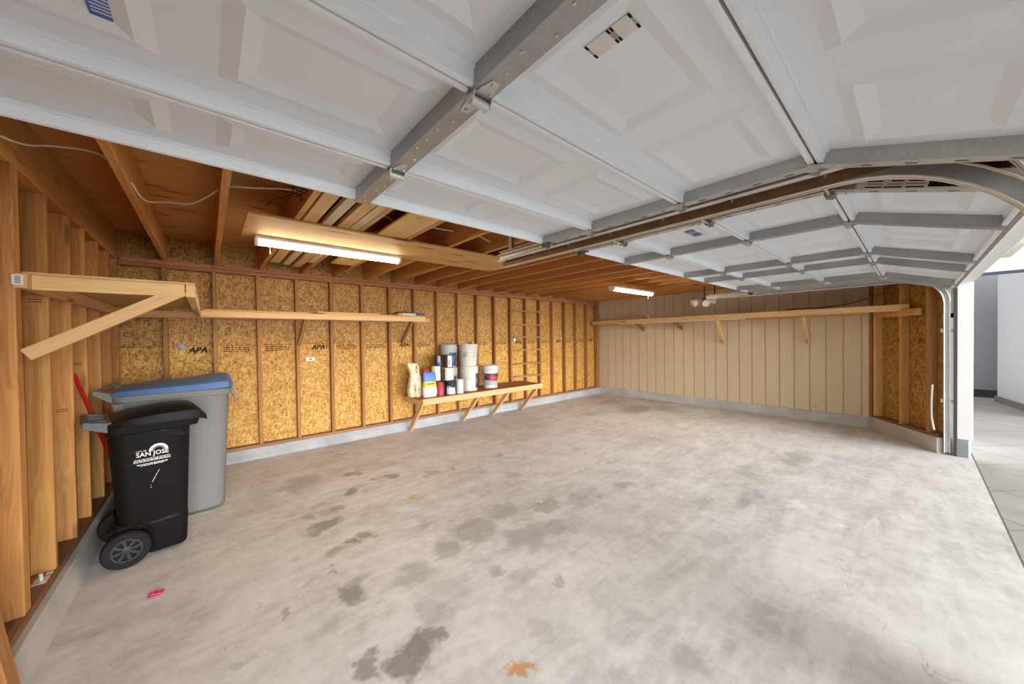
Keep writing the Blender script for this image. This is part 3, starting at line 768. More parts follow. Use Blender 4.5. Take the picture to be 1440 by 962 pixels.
def cable(name, pts, r, mat, label, cat='cable', group=None, n=8):
    return meta(build(name, MB().tube(bez(pts, n), r, 7), mat, smooth=60), label, cat, group)
cable('electrical_cable', [(-.70, 2.30, 2.268), (-.645, 2.46, 2.282), (-.61, 2.66, 2.33), (-.555, 2.80, 2.40), (-.43, 2.85, 2.43), (-.36, 2.85, 2.38), (-.322, 2.86, 2.335), (-.300, 2.88, 2.305), (-.285, 3.05, 2.295), (-.262, 3.23, 2.325), (-.175, 3.20, 2.335), (-.07, 3.15, 2.335), (.02, 3.0, 2.36), (.058, 2.95, 2.385), (.083, 2.90, 2.39), (.12, 2.88, 2.41), (.25, 2.80, 2.41), (.40, 2.70, 2.41), (.47, 2.66, 2.40)], .0048, M['cable'], 'white electrical cable sagging between the ceiling joists at left', 'cable', 'white cables in the ceiling')
cable('electrical_cable', [(.735, 2.73, 2.40), (.78, 2.742, 2.40), (.815, 2.749, 2.385), (.87, 2.75, 2.40)], .0048, M['cable'], 'short white cable seen in the dark gap beside the patchy white board', 'cable', 'white cables in the ceiling')
cable('electrical_cable', [(.96, 2.75, 2.40), (1.06, 2.755, 2.40), (1.10, 2.765, 2.40), (1.16, 2.80, 2.385), (1.19, 2.82, 2.37)], .0048, M['cable'], 'short white cable left of the wide yellow plank', 'cable', 'white cables in the ceiling')
cable('electrical_cable', [(1.34, 2.79, 2.40), (1.55, 2.789, 2.40), (1.70, 2.775, 2.40), (1.85, 2.768, 2.385), (1.97, 2.727, 2.39), (2.12, 2.75, 2.37), (2.266, 2.749, 2.36), (2.36, 2.75, 2.38)], .0048, M['cable'], 'white cable running between joists toward the door tracks', 'cable', 'white cables in the ceiling')
mb = MB()
for k in range(3):
    c = V((.455 + .018 * k, 2.50 + .02 * k, 2.345)); rr = .075 - .008 * k
    mb.tube([c + V((rr * .55 * math.cos(a), rr * 1.2 * math.sin(a), .016 * math.sin(2 * a + k))) for a in [2 * math.pi * i / 22 for i in range(22)]], .0032, 6, closed=True)
mb.tube(bez([(.47, 2.42, 2.36), (.44, 2.6, 2.36), (.36, 2.86, 2.38), (.33, 2.95, 2.36)]), .0032, 6)
meta(build('wire_coil', mb, M['cordblack'], smooth=60), 'coiled black wire hanging by a joist above the plywood strip', 'wire')
cable('extension_cord', [(6.96, 1.35, 1.812), (6.96, 1.12, 1.81), (6.955, .85, 1.812), (6.94, .62, 1.84), (6.90, .38, 1.91), (6.86, .22, 1.99), (6.85, .12, 2.09), (6.85, .08, 2.20)], .009, M['cordbrown'], 'dark brown cord drooping over the right wall shelf', 'cord')
pv = [S(t, .02, z) for t, z in ((.975, .80), (.968, .70), (.962, .55), (.965, .42), (.985, .32), (1.0, .27))]
meta(build('conduit', MB().tube(bez(pv), .009, 8), M['cable'], smooth=60), 'short white conduit standing at the angled strand board wall', 'conduit')

# floodlight on the ceiling near the far track end
fl = empty('floodlight', (6.60, 2.42, 2.03), 'small twin floodlight hanging at the far track end', 'floodlight')
build('base', MB().lathe([(.012, .262), (.012, .05), (.045, .045), (.05, .02), (.03, .0)], (6.60, 2.42, 2.018), 16), M['handle_gray'], fl, smooth=40)
def bell(c, ax, L=.125, r=.062):
    return MB().lathe([(.018, -.03), (.024, .0), (.034, .03), (r * .8, .075), (r, L - .008), (r, L), (r * .86, L), (r * .8, L - .012), (.01, L - .014)], c, 18, 0, ax)
build('lamp_head', bell((6.57, 2.47, 2.03), (-.62, .70, -.36), .15, .07), M['floodwhite'], fl, smooth=40)
build('lamp_head', bell((6.58, 2.41, 2.02), (-.75, -.45, -.48), .125, .062), M['floodwhite'], fl, smooth=40)
build('sensor', bell((6.63, 2.37, 2.03), (.30, -.85, -.25), .12, .052), M['floodwhite'], fl, smooth=40)

# ------------------------------------------------------------------ shelf in the left corner
sh = empty('corner_shelf', (-.35, 3.9, 1.69), 'L shaped wooden shelf in the left corner on a long diagonal brace', 'shelf')
P = M['pine']; zt = 1.715
fz = 1.712
build('deck', MB().box(0, 2.50, 0, .355, 0, .016), M['ply'], sh, frame((-.03, YB - .36, 1.742), (1, 0, 0), (0, 1, 0)))
build('deck', MB().box(0, 2.05, -.60, 0, 0, .012), M['ply'], sh, frame((XL + .01, 2.735, 1.748), (0, 1, 0), (-1, 0, 0)))
board('front_rail', (XL + .008, 2.752, fz), (-.092, 2.752, fz), (0, 0, 1), .070, .040, P, sh)
board('side_rail', (-.068, 2.732, fz), (-.068, 4.80, fz), (0, 0, 1), .070, .040, P, sh)
board('back_rail', (-.047, YB - .345, 1.7075), (2.47, YB - .345, 1.7075), (0, 0, 1), .066, .038, P, sh)
board('ledger', (XL + .0195, 2.665, fz - .002), (XL + .0195, 5.14, fz - .002), (0, 0, 1), .068, .038, P, sh)
board('ledger', (XL + .05, YB - .02, fz), (2.72, YB - .02, fz), (0, 0, 1), .07, .038, M['weathered'], sh)
board('brace', (XL + .012, 2.7505, 1.368), (-.098, 2.7505, 1.715), (-.5, 0, .8), .060, .036, P, sh)
for x in (.90, 2.27): board('brace', (x, YB - .34, 1.690), (x - .02, YB - .005, 1.372), (0, 1, 1), .062, .036, M['stud_back'], sh)
tg = MB().box(XL - .002, XL + .030, 2.6632, 2.6642, 1.690, 1.735)
for k in range(6): tg.box(XL + .006, XL + .022, 2.6626, 2.6632, 1.696 + k * .006, 1.699 + k * .006, 1)
build('price_tag', tg, [M['paper'], M['black']], sh)
# things lying on it
zz = 1.7585
meta(build('storage_box', MB().box(0, .22, 0, .15, 0, .052), M['canwhite'], None, frame((2.19, 5.00, zz), (1, -.03, 0), (.03, 1, 0)), .004), 'white box lying at right end of the back shelf', 'box')
meta(build('metal_tray', MB().box(0, .42, 0, .14, 0, .003).box(0, .003, 0, .14, -.018, .003).box(.417, .42, 0, .14, -.018, .003).box(.30, .417, -.004, 0, -.05, -.002), M['handle_gray'], None, frame((2.13, 4.99, zz + .064), (1, .0, -.022), (0, 1, 0))), 'gray metal cover resting on top of the white box', 'metal cover')
meta(build('cardboard_box', MB().box(0, .05, 0, .13, 0, .045), M['weathered'], None, frame((2.13, 4.99, zz), (1, 0, 0), (0, 1, 0)), .002), 'small brown block beside the white box on the back shelf', 'block')
meta(board('lumber_board', (1.05, 4.95, zz + .012), (1.83, 4.96, zz + .012), (0, 1, 0), .09, .022, M['pine']), 'thin board lying on the middle of the back shelf', 'lumber', 'boards lying on the back shelf')
meta(board('lumber_board', (1.45, 5.08, zz + .017), (1.98, 5.07, zz + .017), (0, 1, 0), .07, .034, M['plate']), 'dark board lying against the wall on the back shelf', 'lumber', 'boards lying on the back shelf')

# ------------------------------------------------------------------ shelf along the right wall
sr = empty('wall_shelf', (7.1, 2.6, 1.70), 'long pine shelf along the beige right wall on slanted braces', 'shelf')
fx = lambda y: 6.82 + (y - .04) / 5.13 * .29
a = V((fx(.04), .04, 1.742)); b = V((fx(YB - .005), YB - .005, 1.742))
board('front_rail', a, b, (0, 0, 1), .086, .036, P, sr)
mb = MB().loft([[V((x, y, z)) for x, y in ((fx(.25) + .02, .25), (7.26, .40), (XR - .002, .42), (XR - .002, YB - .01), (fx(YB) + .02, YB - .01))] for z in (1.735, 1.75)])
build('deck', mb, M['ply'], sr)
board('ledger', (XR - .02, .50, 1.715), (XR - .02, YB - .01, 1.715), (0, 0, 1), .07, .036, P, sr)
board('end_ledger', S(.04, .022, 1.672), S(.80, .022, 1.672), (0, 0, 1), .085, .038, M['stud_left'], sr)
for y in (2.345, 1.125): board('brace', (6.96, y, 1.70), (XR - .012, y, 1.27), (.7, 0, .7), .062, .036, P, sr)
for y in (3.98, 3.15): board('brace', (7.06, y, 1.70), (XR - .012, y, 1.56), (.3, 0, .9), .062, .036, M['stud_back'], sr)
meta(board('lumber_board', (fx(2.0) + .07, 2.02, 1.7775), (fx(4.6) + .07, 4.62, 1.7775), (1, .05, 0), .07, .03, M['pine']), 'loose pine strip lying along the front of the right wall shelf', 'lumber')
meta(board('lumber_board', (fx(2.0) + .022, 1.9, 1.690), (fx(4.5) + .022, 4.4, 1.690), (1, .05, 0), .03, .012, M['white']), 'thin white strip fixed under the right wall shelf', 'strip')
mb = MB()
for (dx, dy, dz, r) in ((0, 0, .04, .042), (.03, .06, .035, .036), (-.02, -.05, .03, .03)):
    mb.lathe([(r * math.sin(rad(t)), -r * math.cos(rad(t))) for t in range(4, 180, 22)], (7.12 + dx, 3.78 + dy, 1.796 + dz), 12)
rk = random.Random(2); mb.v = [(x + rk.uniform(-.006, .006), y + rk.uniform(-.006, .006), max(z, 1.794)) for x, y, z in mb.v]
meta(build('crumpled_paper', mb, M['cancream'], smooth=50), 'crumpled cream paper lying on the right wall shelf', 'paper')

# ------------------------------------------------------------------ rungs nailed across the back wall studs
ld = empty('rung_rack', (4.95, YB - .01, .62), 'rack of seven thin wooden rungs nailed across three back wall studs', 'rung rack')
for z in (1.950, 1.675, 1.428, 1.168, .896, .640):
    board('rung', (4.53, YB - .010, z), (5.385, YB - .010, z), (0, 0, 1), .030, .018, M['stud_back'], ld)
ld['label'] = 'rack of thin wooden rungs nailed across the back wall studs'
# small boxes fixed to the strand board
for x, z, lab in ((-.216, 1.40, 'small gray round outlet box on the back wall left of the lid'), (1.029, 1.17, 'small white paper tag on strand board below the corner shelf')):
    if z > 1.3: o = build('outlet_box', MB().lathe([(.030, 0), (.030, .022), (.024, .026)], (x, YB + D, z - .035), 14, 0, (0, -1, 0)), M['cangray'], smooth=40)
    else: o = build('paper_tag', MB().box(x - .05, x + .05, YB + D - .001, YB + D, z - .022, z + .022).box(x - .012, x + .012, YB + D - .0014, YB + D - .001, z - .01, z + .008, 1), [M['paper'], M['ink']])
    meta(o, lab, 'outlet box' if z > 1.3 else 'tag')
meta(build('paper_tag', MB().box(4.62, 4.67, YB + D - .001, YB + D, 1.35, 1.40), M['paper']), 'small white paper tag on strand board behind the rung rack', 'tag')
meta(build('paper_tag', MB().box(6.05, 6.09, YB + D - .001, YB + D, 1.36, 1.40), M['paper']), 'small white paper tag on strand board right of the rung rack', 'tag')

# ------------------------------------------------------------------ low bench at the back wall
BZ = .560
bn = empty('bench', (3.5, 4.85, 0), 'low wooden bench along the back wall on four slanted legs', 'bench')
build('top', MB().box(0, 2.42, 0, .575, 0, .018), M['redwood'], bn, frame((2.275, 4.588, BZ - .018), (1, 0, 0), (0, 1, 0)), .002)
board('front_rail', (2.28, 4.570, BZ - .043), (4.70, 4.570, BZ - .043), (0, 0, 1), .086, .036, M['weathered'], bn)
board('end_rail', (2.294, 4.59, BZ - .058), (2.294, YB - .005, BZ - .058), (0, 0, 1), .078, .036, M['weathered'], bn)
for xt, xf in ((2.315, 2.335), (3.30, 3.29), (3.95, 3.93), (4.64, 4.66)):
    board('leg', (xt, 4.605, BZ - .035), (xf, YB - .075, .022), (1, 0, 0), .036, .066, M['weathered'], bn)

def arcp(mb, cx, cy, r, z0, z1, a0, a1, m=0, r1=None, n=14):
    r1 = r if r1 is None else r1
    vs = []
    for k in range(n + 1):
        a = rad(a0 + (a1 - a0) * k / n)
        for rr, z in ((r, z0), (r1, z1)): vs.append((cx + rr * math.cos(a), cy + rr * math.sin(a), z))
    mb.add(vs, [(2 * k, 2 * k + 2, 2 * k + 3, 2 * k + 1) for k in range(n)], m)
def bucket(x, y, z, h, rt, mat, label, lab=(), lid=True, group='plastic buckets on the bench'):
    r = empty('bucket', (x, y, z), label, 'bucket', group)
    rb = rt * .885
    rr = lambda q: rb + (rt - rb) * q
    pr = [(rb * .96, 0), (rb, .006), (rr(.72), h * .725), (rr(.74) + .011, h * .73), (rr(.76) + .011, h * .755), (rr(.76), h * .76), (rr(.84), h * .835), (rr(.85) + .012, h * .84), (rr(.87) + .012, h * .88), (rr(.87), h * .885), (rt, h * .95), (rt, h * .96), (rt * .6, h * .96)]
    build('pail', MB().lathe(pr, (x, y, z), 36), mat, r, smooth=35)
    if lid:
        build('lid', MB().lathe([(rt + .002, h * .945), (rt + .009, h * .95), (rt + .009, h * .99), (rt + .004, h), (rt - .006, h), (rt - .012, h * .975), (.01, h * .972)], (x, y, z), 36), mat, r, smooth=35)
    hp = [(x + (rt + .012) * math.cos(rad(a)), y + (rt + .012) * math.sin(rad(a)), z + h * .80 - .13 * math.sin(rad(k * 15))) for k, a in enumerate([-200 + 180 * j / 12 for j in range(13)])]
    build('handle', MB().tube(hp, .0026, 6), M['canmetal'], r, smooth=60)
    if lab:
        mb = MB(); mats = []
        for a0, a1, q0, q1, mt in lab:
            if mt not in mats: mats.append(mt)
            e = .0012 + .0006 * len(mats)
            arcp(mb, x, y, rr(q0) + e, z + h * q0, z + h * q1, a0, a1, mats.index(mt), rr(q1) + e)
        build('label', mb, mats, r, smooth=60)
    return r
def can(x, y, z, h, r0, body, label, lab=(), cat='paint can', group='paint cans on the bench', name='paint_can'):
    r = empty(name, (x, y, z), label, cat, group)
    build('can_body', MB().lathe([(r0 * .97, 0), (r0 + .002, .002), (r0 + .002, .007), (r0, .010), (r0, h - .010), (r0 + .0025, h - .006), (r0 + .0025, h - .001), (r0 - .004, h), (r0 - .008, h - .006)], (x, y, z), 28), body, r, smooth=35)
    build('can_lid', MB().lathe([(r0 - .010, h - .010), (r0 - .010, h - .002), (r0 - .018, h - .001), (r0 - .022, h - .006), (.004, h - .006)], (x, y, z), 24), M['canmetal'], r, smooth=35)
    if lab:
        mb = MB(); mats = []
        for a0, a1, q0, q1, mt in lab:
            if mt not in mats: mats.append(mt)
            e = .0008 + .0005 * len(mats)
            arcp(mb, x, y, r0 + e, z + h * q0, z + h * q1, a0, a1, mats.index(mt))
        build('label', mb, mats, r, smooth=60)
    return r
m = M
# white buckets, stacked
bucket(3.262, 4.84, BZ, .402, .146, m['bucket'], 'clean white bucket at the bottom of the white stack, blue label at its right', [(-78, -40, .12, .70, m['navy']), (-70, -55, .30, .48, m['cangray']), (-100, -78, .12, .70, m['paper'])])
bucket(3.254, 4.84, BZ + .402, .362, .150, m['bucket_dirty'], 'paint smeared white bucket on top of the white stack', [(-160, -140, .42, .62, m['cangray']), (-150, -132, .50, .68, m['greenp'])])
# pale grey buckets behind
bucket(2.985, 5.02, BZ, .385, .138, m['bucket_gray'], 'pale gray bucket behind the cans, bottom of the gray stack', [(-120, -60, .28, .66, m['navy'])])
bucket(2.985, 5.02, BZ + .385, .375, .138, m['bucket_gray'], 'pale gray bucket with dark blue label, top of the gray stack', [(-118, -55, .08, .66, m['navy']), (-98, -84, .25, .5, m['cangray'])])
bucket(3.712, 4.86, BZ, .388, .143, m['bucket'], 'white bucket with dark and pink label standing alone at right', [(-175, -50, .06, .66, m['greenp']), (-175, -55, .36, .64, m['canbrown']), (-132, -55, .32, .56, m['maroon']), (-128, -75, .40, .50, m['canred']), (-165, -90, .06, .13, m['bucket']), (-150, -120, .80, .86, m['greenp'])])
def crumb(x, y, z, s, mat, label, cat):
    mb = MB().lathe([(s * math.sin(rad(t)), -s * .7 * math.cos(rad(t))) for t in range(4, 180, 22)], (x, y, z + s * .7), 10)
    return meta(build('paper_scrap', mb, mat, smooth=50), label, cat, 'scraps on the top white bucket')
crumb(3.19, 4.80, BZ + .402 + .353, .020, m['paper'], 'small white scrap at left on the top white bucket', 'paper scrap')
crumb(3.33, 4.82, BZ + .402 + .353, .014, m['paper'], 'tiny white scrap at right on the top white bucket', 'paper scrap')
# cans
can(2.633, 4.68, BZ, .205, .046, m['canred'], 'slim red can standing at the front edge of the bench', [(-200, -150, .1, .9, m['pink']), (-130, -108, .3, .72, m['maroon'])], 'can', None, 'spray_can')
can(2.705, 4.80, BZ, .200, .044, m['canbrown'], 'dark brown can between the red can and the white swirl can', [(-150, -100, .1, .9, m['maroon'])])
can(2.832, 4.71, BZ, .208, .083, m['candark'], 'black paint can with white swirl label on the bench', [(-170, -75, .03, .52, m['canwhite']), (-150, -70, .03, .35, m['canwhite']), (-168, -120, .52, .64, m['cangray'])])
can(2.978, 4.69, BZ, .222, .058, m['canwhite'], 'plain white can standing below the pale gray bucket', [(-150, -90, .55, .57, m['cangray'])])
can(2.60, 4.93, BZ, .215, .070, m['cangray'], 'gray can at the back of the bench behind the red can')
can(2.805, 4.875, BZ, .213, .076, m['candark'], 'dark can at the back of the bench behind the swirl can')
can(2.645, 4.835, BZ + .216, .225, .072, m['cancream'], 'cream paint can in the middle row beside the paper sack', [(-130, -70, .05, .95, m['canwhite']), (-138, -128, .05, .95, m['yellow'])])
can(2.826, 4.775, BZ + .2145, .192, .086, m['canwhite'], 'white paint can in the middle row with dark stripe at left', [(-180, -158, .05, .95, m['black']), (-158, -150, .05, .95, m['greenp'])])
can(2.698, 4.835, BZ + .442, .168, .058, m['candark'], 'dark paint can with bluish print in the top row', [(-140, -100, .25, .9, m['cangray']), (-180, -80, .03, .3, m['navy'])])
can(2.836, 4.79, BZ + .4070, .198, .075, m['canbrown'], 'dark and white paint can in the top row below the gray bucket', [(-125, -70, .05, .95, m['canwhite']), (-118, -98, .2, .6, m['cangray'])])
can(2.49, 4.862, BZ, .40, .048, m['canred'], 'tall red bottle hidden behind the blue and white bag', [(-170, -60, .80, .93, m['maroon'])], 'bottle', None, 'bottle')
# paper sack with its crumpled neck
mb = MB(); rgs = []; rj = random.Random(9)
sx, sy = 2.31, 4.865
for z, hx, hy, dx in ((0, .085, .062, 0), (.02, .104, .078, 0), (.10, .112, .083, -.002), (.19, .104, .075, 0), (.27, .094, .066, .002), (.32, .078, .050, .004), (.355, .070, .042, .0), (.40, .078, .040, -.008), (.45, .090, .034, -.018), (.495, .088, .022, -.028)):
    ring = []
    for k in range(28):
        a = 2 * math.pi * k / 28; q = 1 + .10 * math.sin(5 * a + z * 30) * (1 if z > .2 else .35) + rj.uniform(-.04, .04)
        ring.append((sx + dx + q * hx * math.copysign(abs(math.cos(a)) ** .7, math.cos(a)), sy + q * hy * math.copysign(abs(math.sin(a)) ** .7, math.sin(a)), BZ + z + (.014 * math.sin(3 * a + 1) if z > .45 else 0)))
    rgs.append(ring)
meta(build('paper_sack', mb.loft(rgs, cap1=False), m['sack'], smooth=50), 'crumpled brown and white paper sack at left end of the bench', 'sack')
# blue, yellow and white plastic bag of powder
bg = empty('powder_bag', (2.468, 4.71, BZ), 'blue, yellow and white bag between the paper sack and red can', 'bag')
def bagring(z, hx, hy, dy=0): return [(2.468 + hx * math.copysign(abs(math.cos(a)) ** .55, math.cos(a)), 4.71 + dy + hy * math.copysign(abs(math.sin(a)) ** .7, math.sin(a)), BZ + z) for a in [2 * math.pi * k / 24 for k in range(24)]]
build('lower_bag', MB().loft([bagring(z, a, b) for z, a, b in ((0, .098, .045), (.015, .112, .056), (.09, .114, .060), (.185, .103, .052))]), m['canwhite'], bg, smooth=50)
build('stripe', MB().loft([bagring(z, a, b) for z, a, b in ((.150, .1085, .0565), (.185, .1045, .054), (.232, .096, .048))], cap0=False), m['yellow'], bg, smooth=50)
build('upper_bag', MB().loft([bagring(z, a, b) for z, a, b in ((.225, .094, .046), (.24, .099, .046), (.34, .096, .034), (.365, .093, .010))]), m['skyblue'], bg, smooth=50)
pt = MB()
for k in range(5): pt.box(2.40 + .026 * k, 2.414 + .026 * k, 4.648, 4.652, BZ + .19, BZ + .205)
build('print', pt, m['black'], bg)

# ------------------------------------------------------------------ wheeled carts
def wheel(parent, x, y, r, t, s, rub, hub):
    pr = [(r * .61, -t / 2), (r * .93, -t / 2), (r, -t * .3), (r, t * .3), (r * .93, t / 2), (r * .62, t / 2)]
    w = build('wheel', MB().lathe(pr + pr[:1], (x, y, r + .001), 36, 0, (0, 1, 0), cap=False), rub, parent, smooth=40)
    mb = MB().lathe([(r * .64, -t * .12), (r * .64, t * .12)], (x, y, r + .001), 28, 1, (0, 1, 0))
    mb.lathe([(r * .63, t * .1), (r * .63, t * .52), (r * .55, t * .52), (r * .53, t * .14)], (x, y, r + .001), 28, 0, (0, s, 0), cap=False)
    mb.lathe([(r * .20, 0), (r * .20, t * .44), (r * .12, t * .50)], (x, y, r + .001), 16, 0, (0, s, 0))
    for k in range(8):
        a = 2 * math.pi * k / 8 + .2; dx, dz = math.cos(a), math.sin(a); px_, pz = -dz, dx
        ring = []
        for q, hw in ((r * .16, .006), (r * .56, .0095)):
            for sg in (-1, 1): ring.append((x + dx * q + px_ * hw * sg, r + .001 + dz * q + pz * hw * sg))
        a0, a1, b1, b0 = ring[0], ring[1], ring[3], ring[2]
        mb.loft([[(c[0], y + s * yy, c[1]) for c in (a0, a1, b1, b0)] for yy in (t * .12, t * .42)])
    build('hub', mb, [hub, M['black']], w, smooth=35)
    return w
# black cart
bc = empty('trash_cart', (-.27, 3.51, 0), 'black wheeled trash cart with white printed logo, standing in front', 'trash cart')
y0, y1 = 3.262, 3.745
def brg(z, xb, xf, ya, yb, r=.055): return rrect((xb + xf) / 2, (ya + yb) / 2, (xf - xb) / 2, (yb - ya) / 2, r, z)
rings = [brg(.015, -.315, -.118, 3.325, 3.69, .05), brg(.03, -.325, -.112, 3.317, 3.70), brg(.215, -.335, -.105, 3.305, 3.71), brg(.245, -.435, -.104, 3.303, 3.712, .075), brg(.50, -.452, -.098, 3.287, 3.725, .075), brg(.835, -.470, -.088, 3.270, 3.74, .075), brg(.842, -.482, -.050, 3.258, 3.752), brg(.893, -.485, -.036, 3.254, 3.756), brg(.893, -.45, -.07, 3.29, 3.72)]
build('body', MB().loft(rings), m['blackp'], bc, smooth=30)
# wheel arches and axle
mb = MB()
for yy, s in ((3.303, -1), (3.712, 1)):
    P = [(-.41 + .132 * math.cos(rad(a)), yy + s * .004, .112 + .132 * math.sin(rad(a))) for a in range(-20, 136, 12)]
    mb.tube(P, .007, 6)
mb.tube([(-.41, 3.25, .113), (-.41, 3.765, .113)], .011, 10)
mb.box(-.445, -.335, 3.33, 3.69, .09, .25)
build('axle', mb, m['blackp'], bc, smooth=40)
wheel(bc, -.41, 3.272, .112, .052, -1, m['rubber'], m['hub'])
wheel(bc, -.41, 3.742, .112, .052, 1, m['rubber'], m['hub'])
# lid: dome with a front lip
def lidring(x, zb, zt, ya, yb, sh=.03):
    n = 9; out = [(x, ya, zb)]
    for k in range(n): 
        q = k / (n - 1); yy = ya + .012 + (yb - ya - .024) * q
        out.append((x, yy, zt - sh * abs(2 * q - 1) ** 3))
    out.append((x, yb, zb)); return out
L0 = [lidring(x, zb, zt, 3.250 + e, 3.760 - e, sh) for x, zb, zt, e, sh in ((-.475, .896, .915, .02, .008), (-.44, .896, .940, .008, .018), (-.36, .894, .962, .004, .03), (-.24, .892, .980, 0, .036), (-.12, .890, .985, 0, .038), (-.06, .886, .975, 0, .034), (-.03, .878, .945, 0, .022), (-.012, .868, .915, .004, .012), (-.004, .864, .892, .02, .006))]
build('lid', MB().loft(L0), m['lidblack'], bc, smooth=40)
mb = MB().tube([(-.565, 3.30, .922), (-.565, 3.71, .922)], .0165, 12)
for yy in (3.30, 3.71): mb.loft([[(-.57, yy + d, .945), (-.47, yy + d, .925), (-.47, yy + d, .86), (-.50, yy + d, .872), (-.575, yy + d, .905)] for d in (-.02, .02)])
for yy in (3.42, 3.59): mb.loft([[(-.565, yy + d, .935), (-.46, yy + d, .925), (-.46, yy + d, .89), (-.565, yy + d, .908)] for d in (-.012, .012)])
mb.tube([(-.468, 3.29, .915), (-.468, 3.72, .915)], .013, 10)
build('handle', mb, m['handle_gray'], bc, bevel=.003)
# printed logo on the side
zc = .690; yl = 3.303 - .035 * (zc - .245) / .6 - .0022
LM = frame((-.283, yl, zc), (1, 0, 0), (0, -.0585, 1))
lg = text('x', 'SAN JOSÉ', .040, None, None, 'mb', .0003, 0, .0006, .90)
c2 = text('x', 'CITY OF', .013, None, None, 'mb', .0003); c2.v = [(x - .052, y + .024, z) for x, y, z in c2.v]; lg.add(c2.v, c2.f)
cx_, cy_ = .028, .016
for k in range(18):                                                 # half ring of the rising sun
    a0, a1 = rad(10 * k), rad(10 * k + 10)
    ro, ri = .046, .030 if k % 2 else .033
    lg.add([(cx_ + r_ * math.cos(a), cy_ + r_ * math.sin(a) * .95, 0) for r_, a in ((ri, a0), (ro, a0), (ro, a1), (ri, a1))], [(0, 1, 2, 3)])
    if k % 2: lg.add([(cx_ + r_ * math.cos(a), cy_ + r_ * math.sin(a) * .95, 0) for r_, a in ((.020, (a0 + a1) / 2), (.031, a0), (.031, a1))], [(0, 1, 2)])
rz = random.Random(11)
for yy, xa, xb, hh in ((-.030, -.085, .085, .004), (-.040, -.087, .085, .006), (-.064, -.072, .072, .006), (-.072, -.058, .055, .004)):
    x = xa
    while x < xb:
        w = rz.uniform(.006, .02); lg.add([(x, yy - hh / 2, 0), (min(x + w, xb), yy - hh / 2, 0), (min(x + w, xb), yy + hh / 2, 0), (x, yy + hh / 2, 0)], [(0, 1, 2, 3)]); x += w + .003
lg.add([(-.087, -.0485, 0), (.085, -.0485, 0), (.085, -.0465, 0), (-.087, -.0465, 0)], [(0, 1, 2, 3)])
build('logo', lg, m['decal'], bc, LM)
sc_ = MB().tube(bez([(.005, -.175, 0), (-.008, -.145, 0), (-.018, -.122, 0), (-.03, -.098, 0)][::-1]), .0012, 4)
sc_.v = [(x * -1, y - .02, z * .2) for x, y, z in sc_.v]
for q in ((-.012, -.213), (-.010, -.228)): sc_.add([(q[0] + .0025 * math.cos(a), q[1] + .0025 * math.sin(a), .0002) for a in [k * math.pi / 3 for k in range(6)]], [tuple(range(6))])
build('scratch', sc_, m['decal'], bc, frame((-.283, 3.303 - .035 * (zc - .245) / .6 - .003, zc), (1, 0, 0), (0, -.0585, 1)))

bc.rotation_euler.z = rad(10); bc.location = (-.3134, 3.5307, 0)
# gray cart with blue lid
gc = empty('recycling_cart', (-.2, 4.2, 0), 'large gray wheeled cart with a blue lid behind the black one', 'recycling cart')
rings = [brg(.015, -.36, .085, 3.90, 4.50, .09), brg(.03, -.37, .092, 3.89, 4.51, .09), brg(.22, -.385, .10, 3.882, 4.518, .09), brg(.25, -.50, .10, 3.882, 4.518, .09), brg(.97, -.535, .135, 3.845, 4.555, .09), brg(.975, -.55, .150, 3.828, 4.572, .09), brg(1.022, -.552, .153, 3.825, 4.575, .09), brg(1.022, -.51, .11, 3.87, 4.53, .09)]
build('body', MB().loft(rings), m['grayp'], gc, smooth=30)
L1 = [lidring(x, zb, zt, 3.825 + e, 4.575 - e, sh) for x, zb, zt, e, sh in ((-.565, 1.03, 1.045, .06, .006), (-.52, 1.026, 1.072, .02, .02), (-.40, 1.024, 1.090, .0, .028), (-.25, 1.024, 1.096, 0, .03), (-.12, 1.024, 1.104, 0, .034), (0, 1.026, 1.122, 0, .046), (.08, 1.028, 1.132, 0, .05), (.13, 1.03, 1.128, .01, .046), (.155, 1.032, 1.10, .05, .03), (.163, 1.036, 1.07, .09, .012))]
build('lid', MB().loft(L1), m['bluep'], gc, smooth=40)
mb = MB().tube([(-.615, 3.90, 1.055), (-.615, 4.50, 1.055)], .018, 12)
for yy in (3.895, 4.505): mb.loft([[(-.63, yy + d, 1.075), (-.50, yy + d, 1.03), (-.44, yy + d, .985), (-.50, yy + d, .965), (-.56, yy + d, .985), (-.635, yy + d, 1.045)] for d in (-.022, .022)])
mb.loft([[(-.535, yy, .97), (-.47, yy, .97), (-.485, yy, .86), (-.515, yy, .86)] for yy in (3.84, 3.875)])
build('handle', mb, m['grayp'], gc, bevel=.004)
for yy in (3.95, 4.38): build('grab_lip', MB().loft([[(.13, yy + d, 1.01), (.172, yy + d, 1.0), (.190, yy + d, .88), (.176, yy + d, .88), (.160, yy + d, .96), (.13, yy + d, .97)] for d in (0, .06)]), m['grayp'], gc, bevel=.004)
wheel(gc, -.43, 3.90, .125, .055, -1, m['rubber'], m['hub'])
wheel(gc, -.43, 4.50, .125, .055, 1, m['rubber'], m['hub'])
build('axle', MB().tube([(-.43, 3.88, .126), (-.43, 4.52, .126)], .012, 10).box(-.49, -.38, 3.95, 4.45, .10, .26), m['hub'], gc, smooth=40)

# red pole leaning along the left studs
a = V((-.664, 3.625, 1.215)); b = V((-.553, 4.62, .012))
meta(build('broom_handle', MB().tube([a, a * .985 + b * .015, a * .5 + b * .5, b], [.010, .012, .012, .012], 12), m['red'], smooth=50), 'red pole leaning along the left stud wall behind the carts', 'pole')
# plank end at the near left corner
meta(board('lumber_board', (-.607, 2.325, .012), (-.652, 2.215, .62), (0, 1, 0), .089, .036, m['stud_left']), 'short board leaning against the curb at the near left corner', 'lumber')
